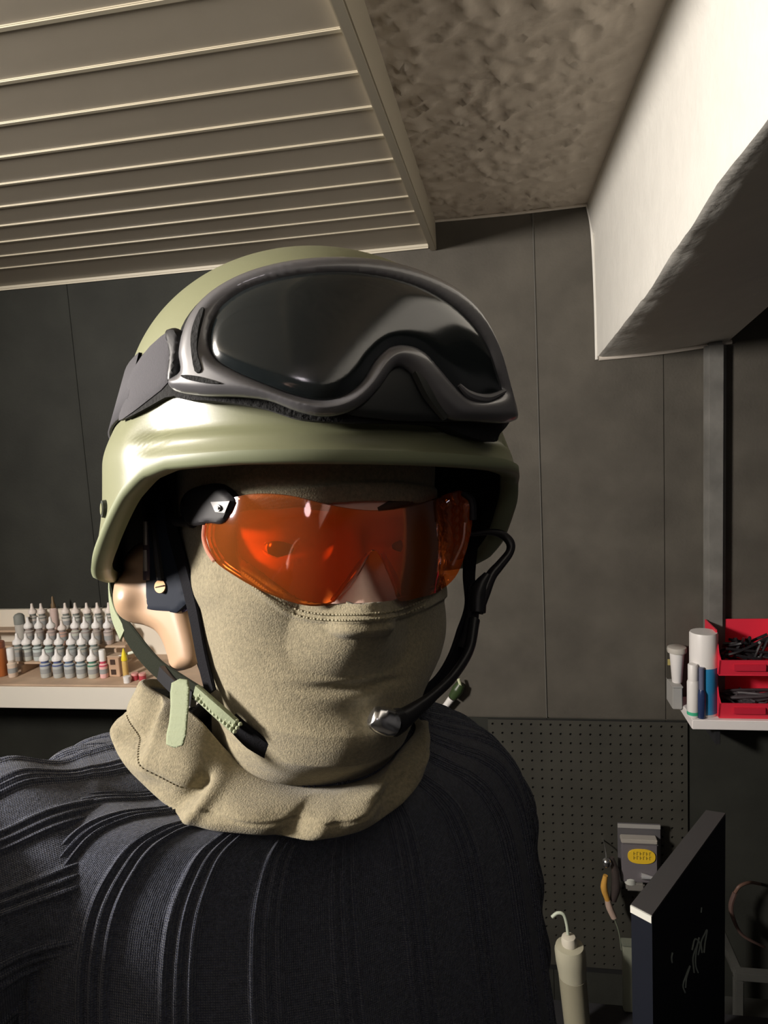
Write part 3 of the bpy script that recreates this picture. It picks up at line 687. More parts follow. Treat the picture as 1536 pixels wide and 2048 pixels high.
lean_lathe([(.0145, hh*.957), (.0150, hh*1.0), (.0125, hh*1.035), (.006, hh*1.045)]).build('screw_cap', mat('milky_cap', (.62, .58, .48), .5), t)
MB().tube([onY(1136, 1868, WY), onY(1133, 1846, WY), onY(1127, 1829, WY), onY(1115, 1826, WY), onY(1104, 1834, WY)], .0032, 10).build('bent_spout', mat('milky_spout', (.50, .55, .44), .45), t)
# black case standing on edge
zc_ = onY(1283, 1822, 1.0)[2]
p0 = onY(1262, 1812, 1.0); p1 = onY(1304, 1826, 1.0)
zt = (p0[2]+p1[2])/2
def onZ(x, y, z):
    v = np.array([(x-768)/FPX, (1024-y)/FPX, -1.0]) @ WC; return v*((z-CZ)/v[2])+np.array([0, 0, CZ])
n0, n1, f0, f1 = onZ(1262, 1808, zt), onZ(1304, 1830, zt), onZ(1412, 1620, zt), onZ(1451, 1626, zt)
def slab(q, z0, z1):
    V = [(p[0], p[1], z) for z in (z0, z1) for p in q]
    return V, [(0, 1, 2, 3), (4, 5, 6, 7), (0, 1, 5, 4), (1, 2, 6, 5), (2, 3, 7, 6), (3, 0, 4, 7)]
t = empty('black_case', tuple(((n0+f1)/2)[:2])+(ZB+.0005,), 'flat black case standing on edge with faint pale handwriting', 'case')
CASEM = mat('black_case_side', (.008, .010, .017), .6, spec=.3, bump=(300, .2, .001)); 
V, F = slab([n0, n1, f1, f0], ZB+.0005, zt-.004); o = MB().add(V, F).build('case_body', CASEM, t, False)
V, F = slab([n0, n1, f1, f0], zt-.0038, zt); MB().add(V, F).build('top_face', mat('case_top_grey', (.055, .052, .052), .6), t, False)
e = (f1-n1); e = e/np.linalg.norm(e); w_ = (n1-n0); nn_ = np.array([e[1], -e[0], 0])
fr = -e
V, F = slab([n0+fr*.003, n1+fr*.003, n1+fr*.0004, n0+fr*.0004], zt-.012, zt-.001); MB().add(V, F).build('metal_edge_clip', mat('pale_clip', (.80, .80, .72), .35), t, False)
# handwriting strokes on the long side
def onside(x, y):
    v = np.array([(x-768)/FPX, (1024-y)/FPX, -1.0]) @ WC; o_ = np.array([0, 0, CZ]); return o_+v*(((n1+nn_*.0012-o_)@nn_)/(v@nn_))
for st in ([(1370, 1985), (1366, 1970), (1374, 1945), (1380, 1932), (1373, 1955), (1371, 1975)], [(1388, 1945), (1386, 1915), (1394, 1890), (1398, 1875), (1392, 1905), (1391, 1930), (1396, 1945)],
           [(1404, 1905), (1402, 1885), (1408, 1870), (1414, 1860), (1410, 1885), (1408, 1905)], [(1384, 1900), (1390, 1878), (1400, 1888), (1396, 1910)], [(1344, 1925), (1343, 1915), (1345, 1905)], [(1402, 1825), (1403, 1815)]):
    MB().tube([onside(x, y) for x, y in st], .0013, 6, 5).build('pen_stroke', mat('pale_ink', (.48, .56, .50), .6), t)
# pale upright strip behind the case, and a wooden stool edge further right
g0 = onY(1244, 1885, 1.33); g1 = onY(1262, 1885, 1.33)
t = empty('grey_batten', (g0[0], 1.33, ZB), 'pale grey-green upright batten just left of the black case', 'batten')
MB().box((g0[0], 1.32, ZB+.0005), (g1[0]+.01, 1.335, g0[2]), .002).build('batten_post', mat('grey_green_batten', (.20, .21, .16), .6), t)
MB().box((g0[0]-.002, 1.318, g0[2]+.0003), (g1[0]+.012, 1.337, g0[2]+.006), .001).build('end_cap', mat('batten_cap', (.12, .13, .10), .6), t)
t = empty('cable_coil', tuple(onY(1470, 1800, 1.7)), 'faint brown curved cable hanging at the lower right', 'cable')
MB().tube([onY(1470, 1785, 1.72), onY(1462, 1810, 1.72), onY(1466, 1835, 1.72), onY(1485, 1870, 1.72), onY(1530, 1895, 1.72)], [.006, .006, .005, .004, .003], 8).build('cable_run', mat('brown_cable', (.10, .06, .05), .5), t)
MB().tube([onY(1470, 1785, 1.72), onY(1480, 1772, 1.72), onY(1500, 1765, 1.74), onY(1520, 1768, 1.795)], .004, 8).build('plug_end', mat('brown_plug', (.13, .07, .05), .5), t)
k0_ = onY(1462, 1925, 1.5); k1_ = onY(1530, 1925, 1.5)
t = empty('open_crate', (k0_[0]+.05, 1.5, 0), 'dim open wooden crate at the lower right corner', 'crate')
CR = mat('dim_crate_wood', (.045, .045, .04), .7, vary=.3, vscale=10); cz1 = k0_[2]
MB().box((k0_[0], 1.47, cz1-.02), (XR-.03, 1.49, cz1), .002).build('front_rail', CR, t)
for xx in (k0_[0], XR-.055): MB().box((xx, 1.47, .0), (xx+.018, 1.49, cz1-.0205), .002).build('post', CR, t)
for xx in (k0_[0], XR-.055): MB().box((xx, 1.66, .0), (xx+.018, 1.68, cz1), .002).build('post', CR, t)
MB().box((k0_[0], 1.4905, cz1-.02), (k0_[0]+.018, 1.6595, cz1), .002).build('side_rail', CR, t)
MB().box((k0_[0]+.0005, 1.4905, .25), (XR-.04, 1.6595, .262), .002).build('crate_floor', CR, t)
# small plant label / green leaf things seen over the shoulder
m0 = onY(874, 1435, 1.782)
t = empty('glue_tube', tuple(onY(893, 1412, 1.782)), 'small white tube with dark green cap fixed on the wall, seen over the shoulder', 'tube')
MB().tube([onY(878, 1428, 1.782), onY(893, 1410, 1.782), onY(903, 1397, 1.782)], [.009, .009, .010], 12).build('tube_body', WHITE, t)
MB().tube([onY(905, 1395, 1.782), onY(915, 1380, 1.782), onY(922, 1368, 1.782)], [.012, .016, .012], 12).build('green_cap', mat('dark_green_cap', (.035, .06, .02), .4), t)
MB().tube([onY(921, 1372, 1.775), onY(917, 1358, 1.775)], .004, 8, 0).build('pale_tip', mat('pale_tip', (.7, .75, .5), .4), t)
# ================================================================== THE PERSON
BYAW = math.radians(31)
NB = c2w([(-.062, -.185, .500)])[0]            # neck base in world
BL = np.array([math.cos(BYAW), math.sin(BYAW), 0]); BF = np.array([math.sin(BYAW), -math.cos(BYAW), 0]); BU = np.array([0, 0, 1.])
def bw(l, f, z): return NB+BL*l+BF*f+BU*z      # body frame -> world
FEET = np.array([NB[0], NB[1], 0])
man = empty('person', tuple(FEET), 'person in dark blue ribbed sweater, olive face mask, helmet and orange glasses, taking a selfie', 'person')

# ---- the body: one continuous surface (face grid, neck, trunk and limbs fused by a voxel remesh)
def head_grid(off, cloth, nth=220, nz=190, z0=-.30, z1=.0878):
    tt = np.linspace(0, 1, nz); zz = z0+(z1-z0)*tt
    th = np.linspace(-math.pi, math.pi, nth, endpoint=False); V = []
    for z in zz:
        r = r_head(HL0+np.sin(th), np.cos(th), np.full(nth, z), cloth)+off
        V.append(np.stack([HL0+r*np.sin(th), r*np.cos(th), np.full(nth, z+(off if z > .05 else 0))], 1))
    return np.vstack(V), nz, nth
Vh, a_, b_ = head_grid(-.0028, False, 260, 260, -.27, .0878)
Fh = grid_faces(a_, b_); Fh += [tuple(range(b_)), tuple((a_-1)*b_+k for k in range(b_))]
bmesh_head = obj('body', h2w(Vh), Fh, SKIN, man)
def skin_mesh(pts, edges, radii, sub=2):
    me = bpy.data.meshes.new('tmp'); me.from_pydata([tuple(p) for p in pts], edges, []); o = bpy.data.objects.new('tmp', me); COL.objects.link(o)
    md = o.modifiers.new('s', 'SKIN'); 
    for v, r in zip(me.skin_vertices[0].data, radii): v.radius = (r, r)
    me.skin_vertices[0].data[0].use_root = True
    sb = o.modifiers.new('b', 'SUBSURF'); sb.levels = sub; sb.render_levels = sub
    dg = bpy.context.evaluated_depsgraph_get(); em = bpy.data.meshes.new_from_object(o.evaluated_get(dg)); bpy.data.objects.remove(o); return em
# joints in the world frame
SHL = bw(.122, .0, -.045); SHR = bw(-.165, .025, -.012)              # far arm (image right) and near arm (image left)
ELL = bw(.158, -.03, -.33); WRL = bw(.165, .10, -.56)
ELR = c2w([(-.42, -.275, .27)])[0]; WRR = np.array([-.24, -.06, CZ-.13])
def hand(pts, edges, rad, wrist, d, side, up, curl):
    """palm and five fingers growing from the wrist"""
    d = d/np.linalg.norm(d); side = side-d*(side@d); side /= np.linalg.norm(side); nrm = np.cross(d, side)
    w = len(pts)-1; palm = wrist+d*.045; pts.append(palm); rad.append(.026); edges.append((w, w+1)); pi = w+1
    for k, (s, L) in enumerate(((-.028, .066), (-.010, .076), (.009, .072), (.026, .056))):
        p = palm+d*.040+side*s; pts.append(p); rad.append(.010); edges.append((pi, len(pts)-1)); c = curl
        for j in range(3):
            dirn = d*math.cos(c)+nrm*math.sin(c); p = p+dirn*L*(.45, .32, .23)[j]; pts.append(p); rad.append(.0088-.001*j); edges.append((len(pts)-2, len(pts)-1)); c += curl*.8
    p = wrist+d*.022+(-side)*.026; pts.append(p); rad.append(.012); edges.append((pi, len(pts)-1))
    for j in range(2): p = p+(d*.75-side*.6+nrm*.25)*.026; pts.append(p); rad.append(.0105-.001*j); edges.append((len(pts)-2, len(pts)-1))
HIPC = bw(0, -.01, -.60)
pts = [HIPC, bw(0, 0, -.45), bw(0, .0, -.25), bw(0, 0, -.12), bw(0, .0, .01), bw(0, .02, .06)]; rad = [.12, .11, .115, .085, .052, .052]
edges = [(0, 1), (1, 2), (2, 3), (3, 4), (4, 5)]
def chain(start, P, R):
    i = start
    for p, r in zip(P, R): pts.append(np.array(p)); rad.append(r); edges.append((i, len(pts)-1)); i = len(pts)-1
chain(3, [SHL, (SHL+ELL)/2, ELL, (ELL+WRL)/2, WRL], [.046, .042, .036, .034, .025]); hand(pts, edges, rad, WRL, WRL-ELL+np.array([0, 0, -.12]), BL*-1., BU, .35)
chain(3, [SHR, (SHR+ELR)/2, ELR, (ELR+WRR)/2, WRR], [.046, .042, .036, .034, .025]); hand(pts, edges, rad, WRR, np.array([.45, .06, .9]), np.array([0, -1., .1]), BU, .3)
KN = {}
for s in (1, -1):
    hp = bw(.09*s, 0, -.66); kn = np.array([*bw(.10*s, .02, 0)[:2], .48]); an = np.array([*bw(.105*s, -.02, 0)[:2], .09]); toe = np.array([*bw(.12*s, .15, 0)[:2], .035])
    KN[s] = (hp, kn, an, toe); chain(0, [hp, (hp+kn)/2, kn, (kn+an)/2, an, (an+toe)/2-np.array([0, 0, .02]), toe], [.088, .078, .055, .052, .036, .034, .028])
em = skin_mesh(pts, edges, rad)
bm = bmesh.new(); bm.from_mesh(em)
for v in bm.verts: v.co -= Vector(man.location)
me0 = bmesh_head.data; bm.from_mesh(me0); bm.to_mesh(me0); bm.free()
md = bmesh_head.modifiers.new('r', 'REMESH'); md.mode = 'VOXEL'; md.voxel_size = .0028; md.use_smooth_shade = True
dg = bpy.context.evaluated_depsgraph_get(); nm = bpy.data.meshes.new_from_object(bmesh_head.evaluated_get(dg)); bmesh_head.modifiers.clear()
bmesh_head.data = nm; nm.materials.clear(); nm.materials.append(SKIN); nm.polygons.foreach_set('use_smooth', [True]*len(nm.polygons))
# eyes
EYEW = mat('eye_white', (.75, .70, .66), .25); IRIS = mat('brown_iris', (.045, .025, .015), .2)
for s in (-1, 1):
    c = np.array([HL0+.0325*s, .0795, -.0795])
    m = MB(); m.lathe([(.0118*math.sin(a), -.0118*math.cos(a)) for a in np.linspace(.05, math.pi-.05, 16)], 24)
    V = [c+np.array(v) for v in m.V]; eo = obj('eyeball', h2w(V), m.F, EYEW, man)
    gz = np.array([-.36, .93, -.01]); gz /= np.linalg.norm(gz); sx = np.cross(gz, [0, 0, 1.]); sx /= np.linalg.norm(sx); sy = np.cross(sx, gz); V = []; F = []
    for i, r in enumerate((.0, .003, .0070, .0074)):
        for k in range(20):
            a = 2*math.pi*k/20; V.append(c+sx*r*math.cos(a)+sy*r*math.sin(a)+gz*(math.sqrt(.0118**2-r*r)+.0006-(.0007 if i == 3 else 0)))
    F = grid_faces(4, 20); obj('iris', h2w(V), F, IRIS, eo)
    # eyelids: a skin shell round the eyeball with an almond slit
    V = []; SL = []; n1_, n2_ = 60, 90
    for i in range(n1_):
        ph = math.radians(3)+math.radians(95)*i/(n1_-1)
        for k in range(n2_):
            a = 2*math.pi*k/n2_; x_ = .0127*math.sin(ph)*math.cos(a); z_ = .0127*math.sin(ph)*math.sin(a); y_ = .0127*math.cos(ph)
            w_ = 1-(x_/.0124)**2; up_, dn_ = .0070*max(0, w_)**.7, -.0056*max(0, w_)**.7
            e_ = min(up_-z_, z_-dn_) if w_ > 0 else -1
            V.append(c+np.array([x_, y_, z_])); SL.append(e_ > 0)
    obj('eyelids', h2w(V), [f for f in grid_faces(n1_, n2_) if not any(SL[q] for q in f)], SKIN, man)
    for zz, cur, nm_ in ((-.0585, .004, 'eyebrow'),):
        P = [np.array([HL0+s*(.014+.034*t), 0, zz+cur*math.sin(t*2.6)]) for t in np.linspace(0, 1, 9)]
        P = [np.array([p[0], float(r_head(np.array([p[0]]), np.array([.1]), np.array([p[2]]), False)[0])-.0035, p[2]]) for p in P]
        P = [np.array([p[0], math.sqrt(max(0, (p[1])**2-(p[0]-HL0)**2)), p[2]]) for p in P]
        MB().tube(list(h2w(np.array(P))), [.0012, .003, .0032, .0028, .0012], 8, 3).build(nm_, mat('brow_hair', (.06, .035, .02), .8), man)

# ---- balaclava: full hood with an eye opening
OPEN = [(452, 1062), (462, 1034), (500, 1020), (560, 1018), (640, 1010), (700, 1004), (760, 1002), (820, 1005), (875, 1022), (903, 1060), (903, 1110), (872, 1160), (800, 1196), (740, 1205), (660, 1207), (600, 1198), (560, 1172), (515, 1138), (472, 1105)]
OPEN = catc(OPEN, 5)
Vb, nz_, nth_ = head_grid(.0, True, 520, 420, -.27, .0878)
Vb = np.array(Vb); cam3 = h2c(Vb); PXY = np.stack([768+FPX*cam3[:, 0]/cam3[:, 2], 1024-FPX*cam3[:, 1]/cam3[:, 2]], 1)
front = Vb[:, 1] > 0.02
ins = inpoly(PXY, OPEN) & front
# soft drape wrinkles under the chin and at the cheeks
dsp = np.array([mnoise.noise(Vector((v[0]*30, v[1]*22, v[2]*36))) for v in Vb])*.0016
hem_d = dist_poly(PXY[:], OPEN) if True else 0
hem = np.where(front & (~ins) & (hem_d < 42), .0018*sstep(42, 36, hem_d), 0)
rad_dir = Vb-np.array([HL0, 0, 0]); rad_dir[:, 2] = 0; rad_dir /= np.linalg.norm(rad_dir, axis=1)[:, None]+1e-9
dsp *= sstep(40, 80, hem_d)
Vb2 = Vb+rad_dir*(dsp+hem)[:, None]
F = [f for f in grid_faces(nz_, nth_) if not all(ins[i] for i in f)]+[tuple((nz_-1)*nth_+k for k in range(nth_))]
# pull the verts just inside the opening onto its outline for a clean edge
edgev = {i for f in F for i in f if ins[i]}
for i in edgev:
    best = OPEN[np.argmin(((OPEN-PXY[i])**2).sum(1))]; d_ = cam3[i, 2]
    Vb2[i] = c2h([((best[0]-768)/FPX*d_, (1024-best[1])/FPX*d_, d_)])[0]
used = sorted({i for f in F for i in f}); remap = {j: k for k, j in enumerate(used)}
bal = obj('balaclava', h2w(Vb2[used]), [tuple(remap[i] for i in f) for f in F], FLEECE, man)
so = bal.modifiers.new('thickness', 'SOLIDIFY'); so.thickness = .0014; so.offset = -1
# stitched hem: two rows of little stitches along the lower edge
st = MB()
low = [p for p in resample(OPEN, 6.5)]
for dd in (22, 33):
    for i, p in enumerate(low):
        q = low[(i+1) % len(low)]; n_ = np.array([-(q-p)[1], (q-p)[0]]); n_ /= np.linalg.norm(n_)+1e-9
        for sg in (1,):
            c_ = p+n_*dd
            if inpoly([c_], OPEN)[0]: c_ = p-n_*dd
            if c_[1] < 1120 or c_[0] > 850: continue
            e_ = c_+(q-p)*.5
            A = S_BAL(np.array([c_-(q-p)*.15, e_]), .0030); 
            st.tube(list(c2w(A)), .0006, 5, 0)
so_ = st.build('hem_stitching', STITCH, bal); so_['kind'] = 'stuff'

# ---- neck of the hood: loose doubled collar resting on the sweater
def d3(x, y, d): return np.array([(x-768)/FPX*d, (1024-y)/FPX*d, d])
R0 = [d3(300, 1372, .470), d3(345, 1400, .445), d3(400, 1440, .425), d3(470, 1515, .412), d3(560, 1560, .405), d3(660, 1572, .405), d3(745, 1550, .41), d3(800, 1500, .425), d3(830, 1450, .45), d3(780, 1420, .54), d3(600, 1400, .58), d3(400, 1385, .54)]
R1 = [d3(290, 1362, .472), d3(318, 1420, .432), d3(372, 1500, .405), d3(455, 1565, .392), d3(560, 1590, .385), d3(660, 1592, .385), d3(750, 1560, .392), d3(812, 1500, .412), d3(842, 1445, .445), d3(790, 1405, .56), d3(600, 1390, .60), d3(390, 1370, .56)]
R2 = [d3(262, 1415, .462), d3(282, 1480, .430), d3(345, 1555, .400), d3(420, 1612, .380), d3(550, 1640, .368), d3(670, 1634, .370), d3(765, 1590, .382), d3(828, 1520, .405), d3(852, 1455, .445), d3(800, 1410, .575), d3(600, 1395, .615), d3(370, 1380, .57)]
R3 = [d3(230, 1440, .462), d3(238, 1500, .436), d3(300, 1585, .406), d3(395, 1645, .383), d3(550, 1676, .367), d3(690, 1668, .370), d3(790, 1622, .385), d3(846, 1540, .408), d3(862, 1462, .450), d3(815, 1415, .585), d3(600, 1400, .625), d3(350, 1390, .58)]
R4 = [d3(236, 1452, .470), d3(246, 1506, .446), d3(306, 1580, .416), d3(398, 1634, .393), d3(550, 1662, .377), d3(690, 1655, .380), d3(785, 1612, .395), d3(840, 1535, .416), d3(856, 1466, .458), d3(810, 1425, .58), d3(600, 1410, .62), d3(350, 1400, .575)]
rings = [catc(r, 16) for r in (R0, R1, R2, R3, R4)]; nc = len(rings[0]); rows = []
ctl = np.stack(rings); ts = np.linspace(0, 4, 41)
for t in ts:
    i = min(int(t), 3); u = t-i; a, b = ctl[i], ctl[i+1]; p_ = ctl[max(i-1, 0)]; n_ = ctl[min(i+2, 4)]
    rows.append(.5*((2*a)+(-p_+b)*u+(2*p_-5*a+4*b-n_)*u*u+(-p_+3*a-3*b+n_)*u**3))
rows = np.stack(rows); cc = rows.mean((0, 1))
for j in range(len(rows)):
    for k in range(nc):
        s_ = k/16.; t = ts[j]; v = rows[j, k]; out = v-cc; out = out/np.linalg.norm(out)
        w = math.exp(-((t-2)/1.1)**2)
        h = .0045*w*math.sin(s_*3.3+t*1.3)+.003*w*mnoise.noise(Vector((s_*1.9, t*1.2, 4)))
        h += .007*math.exp(-((s_-2.85)/.13)**2)*math.exp(-((t-2.0)/1.0)**2)-.007*math.exp(-((s_-2.52)/.16)**2)*math.exp(-((t-1.9)/.9)**2)
        h += .006*math.exp(-((s_-1.0-.25*t)/.18)**2)*math.exp(-((t-1.3)/.9)**2)-.006*math.exp(-((s_-.45-.2*t)/.2)**2)*math.exp(-((t-1.0)/.8)**2)
        h += .0045*math.exp(-((s_-5.4+.3*t)/.16)**2)*w-.004*math.exp(-((s_-5.0+.3*t)/.16)**2)*w
        h -= .0012*math.exp(-((t-2.2)/.06)**2)
        rows[j, k] += out*h
gt = obj('hood_collar', c2w(rows.reshape(-1, 3)), grid_faces(len(rows), nc), FLEECE, man)
so = gt.modifiers.new('thickness', 'SOLIDIFY'); so.thickness = .0022; so.offset = -1
st = MB()
for k in range(0, nc, 1):
    if 0.1 < k/16. < 2.2:
        a = rows[22, k]; b = rows[22, (k+1) % nc]; o_ = (a-cc)/np.linalg.norm(a-cc)*.0006
        st.tube(list(c2w([a*.85+b*.15+o_, a*.45+b*.55+o_])), .0005, 5, 0)
st.build('collar_stitching', mat('dark_stitch', (.16, .135, .085), .9), gt)['kind'] = 'stuff'

# ---- sweater: ribbed yoke and trunk as one surface, sleeves joined to it
def wool():
    m = bpy.data.materials.new('navy_wool'); m.use_nodes = True; nt = m.node_tree; b = nt.nodes['Principled BSDF']
    b.inputs['Roughness'].default_value = .95; b.inputs['Sheen Weight'].default_value = .25; b.inputs['Specular IOR Level'].default_value = .2
    uv = nt.nodes.new('ShaderNodeUVMap'); uv.uv_map = 'UVMap'
    w1 = nt.nodes.new('ShaderNodeTexWave'); w1.bands_direction = 'Y'; w1.inputs['Scale'].default_value = 1.0; w1.inputs['Distortion'].default_value = 2.2; w1.inputs['Detail'].default_value = 2; w1.inputs['Detail Scale'].default_value = 3
    w2 = nt.nodes.new('ShaderNodeTexWave'); w2.bands_direction = 'X'; w2.inputs['Scale'].default_value = 1.0; w2.inputs['Distortion'].default_value = .6
    mp = nt.nodes.new('ShaderNodeMapping'); mp.inputs['Scale'].default_value = (30, 34, 1)
    nt.links.new(uv.outputs[0], mp.inputs[0]); nt.links.new(mp.outputs[0], w1.inputs[0]); nt.links.new(mp.outputs[0], w2.inputs[0])
    mu = nt.nodes.new('ShaderNodeMath'); mu.operation = 'MULTIPLY'; nt.links.new(w1.outputs['Fac'], mu.inputs[0]); nt.links.new(w2.outputs['Fac'], mu.inputs[1])
    tc = nt.nodes.new('ShaderNodeTexCoord'); n = nt.nodes.new('ShaderNodeTexNoise'); n.inputs['Scale'].default_value = 420; n.inputs['Detail'].default_value = 4
    nt.links.new(tc.outputs['Object'], n.inputs['Vector']); ad = nt.nodes.new('ShaderNodeMath'); ad.operation = 'ADD'
    nt.links.new(mu.outputs[0], ad.inputs[0]); nt.links.new(n.outputs['Fac'], ad.inputs[1])
    bp = nt.nodes.new('ShaderNodeBump'); bp.inputs['Strength'].default_value = .8; bp.inputs['Distance'].default_value = .003
    nt.links.new(ad.outputs[0], bp.inputs['Height']); nt.links.new(bp.outputs['Normal'], b.inputs['Normal'])
    r = nt.nodes.new('ShaderNodeValToRGB'); r.color_ramp.elements[0].position = .25; r.color_ramp.elements[1].position = .8
    r.color_ramp.elements[0].color = (.018, .023, .042, 1); r.color_ramp.elements[1].color = (.060, .071, .114, 1)
    nt.links.new(n.outputs['Fac'], r.inputs['Fac']); nt.links.new(r.outputs['Color'], b.inputs['Base Color'])
    return m
WOOL = wool()
def ribs(u, groups, amp):
    p = (u*groups) % 1.0; a = 0
    if p < .46: a = amp*(.5-.5*math.cos(p/.46*3*2*math.pi))**.8
    else: a = amp*.10
    return a
TR = [  # z, half lateral, half fore-aft, forward shift, lateral shift
 (.046, .076, .078, .010, 0), (.032, .086, .086, .012, 0), (.020, .108, .094, .012, 0), (.010, .135, .102, .010, -.005), (-.004, .158, .108, .010, -.010), (-.030, .176, .116, .012, -.015), (-.08, .183, .124, .016, -.018),
 (-.15, .182, .130, .018, -.015), (-.25, .186, .132, .016, -.010), (-.36, .190, .130, .010, -.005), (-.47, .192, .128, .004, 0), (-.57, .186, .130, 0, 0), (-.66, .188, .132, -.003, 0)]
TR = np.array(TR); NR, NCc = 240, 26*32
tt = np.linspace(0, len(TR)-1, NR); K = catmull = cat(TR, 24); idx = np.linspace(0, len(K)-1, NR)
K = np.stack([np.interp(idx, np.arange(len(K)), K[:, j]) for j in range(5)], 1)
Vt = []; UV = []; arc = 0
for i in range(NR):
    z, hl, hf, sf, sl = K[i]
    if i: arc += math.hypot(K[i, 1]-K[i-1, 1], K[i, 0]-K[i-1, 0])
    for k in range(NCc):
        u = k/NCc; a = 2*math.pi*u; e = 2.3
        s_ = (abs(math.sin(a))**e+abs(math.cos(a))**e)**(-1/e)
        p = bw(sl+hl*s_*math.sin(a), sf+hf*s_*math.cos(a), z+.036*max(0, -math.sin(a))*sstep(.08, .16, hl)*sstep(-.3, -.05, z))
        nrm = BL*math.sin(a)/hl+BF*math.cos(a)/hf; nrm /= np.linalg.norm(nrm)
        slope = np.clip(-(z-.02)/.09, 0, 1); nrm = nrm*(.25+.75*slope)+BU*(1-slope)*.75; nrm /= np.linalg.norm(nrm)
        amp = .0028+.0008*min(1, arc/.3)
        h = ribs(u+.004*math.sin(arc*9), 26, amp)
        # hanging folds under the near armpit and across the chest
        h += .007*mnoise.noise(Vector((math.sin(a)*2.4, math.cos(a)*2.4, z*5)))*min(1, arc/.12)
        h += .010*math.exp(-((((a+math.pi) % (2*math.pi))-math.pi+.55-.5*(z+.1))/.10)**2)*sstep(-.05, -.12, z)
        Vt.append(p+nrm*h); UV.append((u*10, arc*8))
Ft = grid_faces(NR, NCc)
sw = obj('sweater', Vt, Ft, WOOL, man)
def sleeve(P, R, ns=150, nc=14*30, groups=14, twist=0, fold=.0):
    C = cat(np.array(P), 40); Rr = np.interp(np.linspace(0, 1, ns), np.linspace(0, 1, len(R)), R); C = np.stack([np.interp(np.linspace(0, len(C)-1, ns), np.arange(len(C)), C[:, j]) for j in range(3)], 1)
    T = np.gradient(C, axis=0); T /= np.linalg.norm(T, axis=1)[:, None]; up = BF.copy(); V = []; uv = []; arc = 0
    for i in range(ns):
        up = up-T[i]*(up@T[i]); up /= np.linalg.norm(up); b = np.cross(T[i], up); arc += np.linalg.norm(C[i]-C[i-1]) if i else 0
        for k in range(nc):
            u = k/nc; a = 2*math.pi*u; n_ = math.cos(a)*up+math.sin(a)*b
            h = ribs(u, groups, .003)+fold*(mnoise.noise(Vector((n_[0]*1.3, n_[2]*1.3, arc*22)))+.4*math.sin(arc*95+2*math.cos(a)))
            V.append(C[i]+n_*(Rr[i]+h)); uv.append((u*5, arc*8))
    return V, grid_faces(ns, nc), uv
LS = [bw(.075, .0, -.050), bw(.122, .0, -.060), (SHL+ELL)/2+BL*.006, ELL, (ELL+WRL)/2, WRL]
S1 = sleeve(LS, [.046, .058, .057, .055, .052, .048, .044, .040], fold=.004)
RS = [bw(-.09, .01, -.030), bw(-.165, .025, -.026), (SHR+ELR)/2, ELR, (ELR+WRR)/2, WRR]
S2 = sleeve(RS, [.052, .074, .072, .066, .058, .050, .044, .040], fold=.008)
bm = bmesh.new(); bm.from_mesh(sw.data); uvl = bm.loops.layers.uv.new('UVMap')
bm.verts.ensure_lookup_table(); allUV = list(UV)
for V_, F_, uv_ in (S1, S2):
    n0_ = len(bm.verts); vs = [bm.verts.new(Vector(v)-man.location) for v in V_]; allUV += uv_
    for f in F_: fc = bm.faces.new([vs[i] for i in f]); fc.smooth = True
bm.verts.index_update()
for f in bm.faces:
    us = [allUV[l.vert.index] for l in f.loops]; mx = max(x[0] for x in us)
    for l, q in zip(f.loops, us): l[uvl].uv = (q[0]+((10 if mx > 5.01 else 5) if mx-q[0] > 2 else 0), q[1])
bmesh.ops.recalc_face_normals(bm, faces=bm.faces)
bm.to_mesh(sw.data); bm.free()
so = sw.modifiers.new('thickness', 'SOLIDIFY'); so.thickness = .002; so.offset = -1
# cuffs, trousers, boots
for wr, el in ((WRL, ELL), (WRR, ELR)):
    t_ = (wr-el)/np.linalg.norm(wr-el); MB().tube([wr-t_*.03, wr+t_*.012], [.042, .038], 24, 0).build('cuff', WOOL, man)
TROU = mat('dark_trousers', (.03, .03, .032), .9, bump=(200, .3, .002)); m = bmesh.new()
em = skin_mesh([HIPC+np.array([0, 0, .0])] + [p for s in (1, -1) for p in (KN[s][0], (KN[s][0]+KN[s][1])/2, KN[s][1], KN[s][2]+np.array([0, 0, .03]))],
               [(0, 1), (1, 2), (2, 3), (3, 4), (0, 5), (5, 6), (6, 7), (7, 8)], [.150, .112, .098, .078, .066, .112, .098, .078, .066])
em.transform(Matrix.Translation(-man.location)); em.name = 'trousers'; em.materials.clear(); em.materials.append(TROU)
em.polygons.foreach_set('use_smooth', [True]*len(em.polygons)); o = bpy.data.objects.new('trousers', em); COL.objects.link(o); o.parent = man
for s in (1, -1):
    an, toe = KN[s][2], KN[s][3]; d_ = toe-an; d_[2] = 0; d_ /= np.linalg.norm(d_); c_ = np.array([*((an+toe)/2)[:2], 0]); sd = np.cross([0, 0, 1.], d_); m = MB(); V = []
    prof = [(0, 1.0), (.02, 1.02), (.055, .96), (.085, .62), (.125, .42)]
    for z, k_ in prof:
        for q in range(24):
            a = 2*math.pi*q/24; fx = math.cos(a); L = .150*(k_ if fx > 0 else 1) if z > .03 else .150
            V.append(c_-d_*.02+d_*(fx*L if fx > 0 else fx*.115)+sd*math.sin(a)*(.050 if z < .1 else .048)+np.array([0, 0, z]))
    obj('boot', V, grid_faces(5, 24)+[tuple(range(24)), tuple(range(96, 120))], BLACKP, man)

